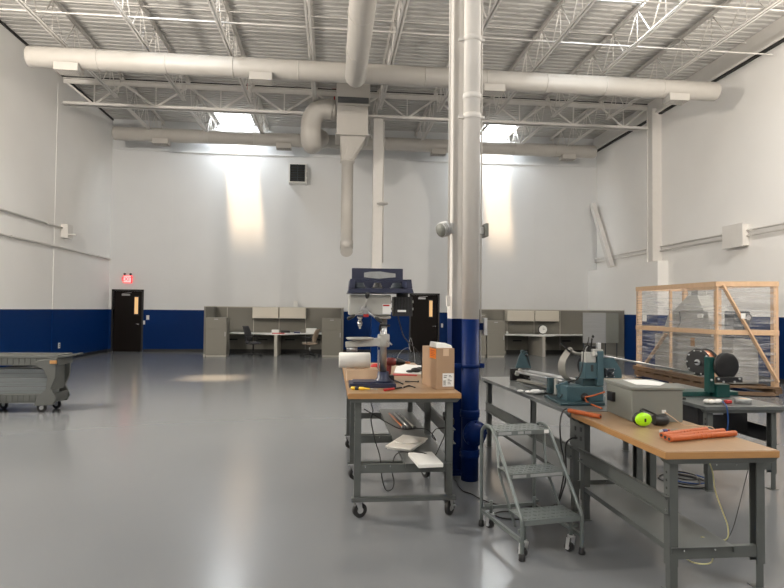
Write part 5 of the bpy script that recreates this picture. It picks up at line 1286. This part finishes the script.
# small things on the third bench
b = MB(); q = at(746, 401.5, Z=G3+.02); b.lathe([(0, .066), (.003, .07), (.036, .07), (.04, .066)], (q.x, q.y+.04, G3+.001), (0, 0, 1), 'silver', 30); b.cyl((q.x, q.y+.04, G3+.041), (q.x, q.y+.04, G3+.0415), .035, 'cardlight', 24)
tag(b.build('tape_roll'), 'silver tape roll lying at the right end of the third workbench', 'tape roll')
b = MB(); q = at(712, 401.5, Z=G3+.02)
for dx, dy in ((-.05, 0), (0, .015), (.04, -.01), (.07, .01), (-.02, -.02)): b.ball((q.x+dx, q.y+dy, G3+.022), .034, 'cardlight' if dx == 0 else 'foam', (1.1, .8, .6), 10)
tag(b.build('putty_lump'), 'lumpy white rag in front of the green machine pedestal', 'rag')
b = MB(); q = at(728, 402.3, Z=G3+.01); b.box(q.x-.03, q.x+.03, q.y-.02, q.y+.02, G3+.001, G3+.032, 'red'); tag(b.build('red_token', bev=.008), 'small red plastic piece beside the silver tape roll', 'cap')
cord('blue cord hanging over the front edge of the third workbench', [at(722, 401, Z=G3+.02), (at(725, 405, Y=4.90).x, 4.885, G3+.01), at(727.5, 412, Y=4.87), at(728, 422, Y=4.88), at(727, 432, Y=4.9), at(725, 450, Y=5.0)], .006, 'bluecord')
b = MB(); 
b.box(at(676, 400, Y=5.35).x, at(683, 400, Y=5.35).x, 5.30, 5.5, G3+.0005, G3+.018, 'black')
tag(b.build('black_bar', bev=.003), 'small black bar at the left end of the third workbench', 'bar')

# ------------------------------------------------------------------ light
w = bpy.data.worlds.new('world'); bpy.context.scene.world = w; w.use_nodes = True
bg = w.node_tree.nodes['Background']; bg.inputs[0].default_value = (.86, .92, 1, 1); bg.inputs[1].default_value = 6.0
sl = bpy.data.lights.new('sun', 'SUN'); sl.energy = 17; sl.angle = .085; sl.color = (1, .72, .45)
so = bpy.data.objects.new('sun', sl); COL.objects.link(so)
so.rotation_euler = V((.10, .28, -1)).to_track_quat('-Z', 'Y').to_euler()
# daylight falling from each skylight
for i, (sx, sy) in enumerate(SK):
    l = bpy.data.lights.new('skylight_daylight', 'AREA'); l.shape = 'RECTANGLE'; l.size = SW-.1; l.size_y = SL-.1
    l.energy = {True: 270, False: 130 if sy < 15 else 160}[sy < 5]; l.color = (.88, .95, 1); l.spread = PI
    o = bpy.data.objects.new('skylight_daylight', l); COL.objects.link(o); o.location = (sx+SW/2, sy+SL/2, ZC+.40)
sc = bpy.context.scene
sc.view_settings.view_transform = 'Standard'; sc.view_settings.look = 'None'; sc.view_settings.gamma = 1; sc.view_settings.exposure = .06
sc.cycles.use_denoising = True
sc.cycles.max_bounces = 10; sc.cycles.diffuse_bounces = 6; sc.cycles.glossy_bounces = 4; sc.cycles.transparent_max_bounces = 12
sc.cycles.sample_clamp_indirect = 3; sc.cycles.blur_glossy = 1; sc.cycles.caustics_reflective = False; sc.cycles.caustics_refractive = False
# guessed warm lamps, out of view, added to brighten walls and ceiling
for i, (x, y) in enumerate(((-6.2, 7.6), (8.6, 7.6), (-4.0, -2.5), (6.0, -2.5))):
    t = thing('added_lamp', 'added unseen high-bay lamp hanging by the %s, %s the camera' % ('left wall' if x < 0 else 'right wall', 'ahead of' if y > 0 else 'behind'), 'lamp', (x, y, 5.9), 'added unseen lamps')
    b = MB(); b.lathe([(0, .12), (.12, .12), (.14, .16), (.17, .21)], (x, y, 6.22), (0, 0, -1), 'steelw', 24); b.build('housing', t)  # housing of the added lamp
    b = MB(); b.cyl((x, y, 6.22), (x, y, 8.29), .008, 'galv', 6); b.build('hanger_rod', t)
    l = bpy.data.lights.new('added_lamp_glow', 'POINT'); l.energy = (1600 if x < 0 else 950) if y > 0 else 430; l.color = (1, .91, .80); l.shadow_soft_size = .16
    o = bpy.data.objects.new('added_lamp_glow', l); COL.objects.link(o); o.location = (x, y, 5.82)
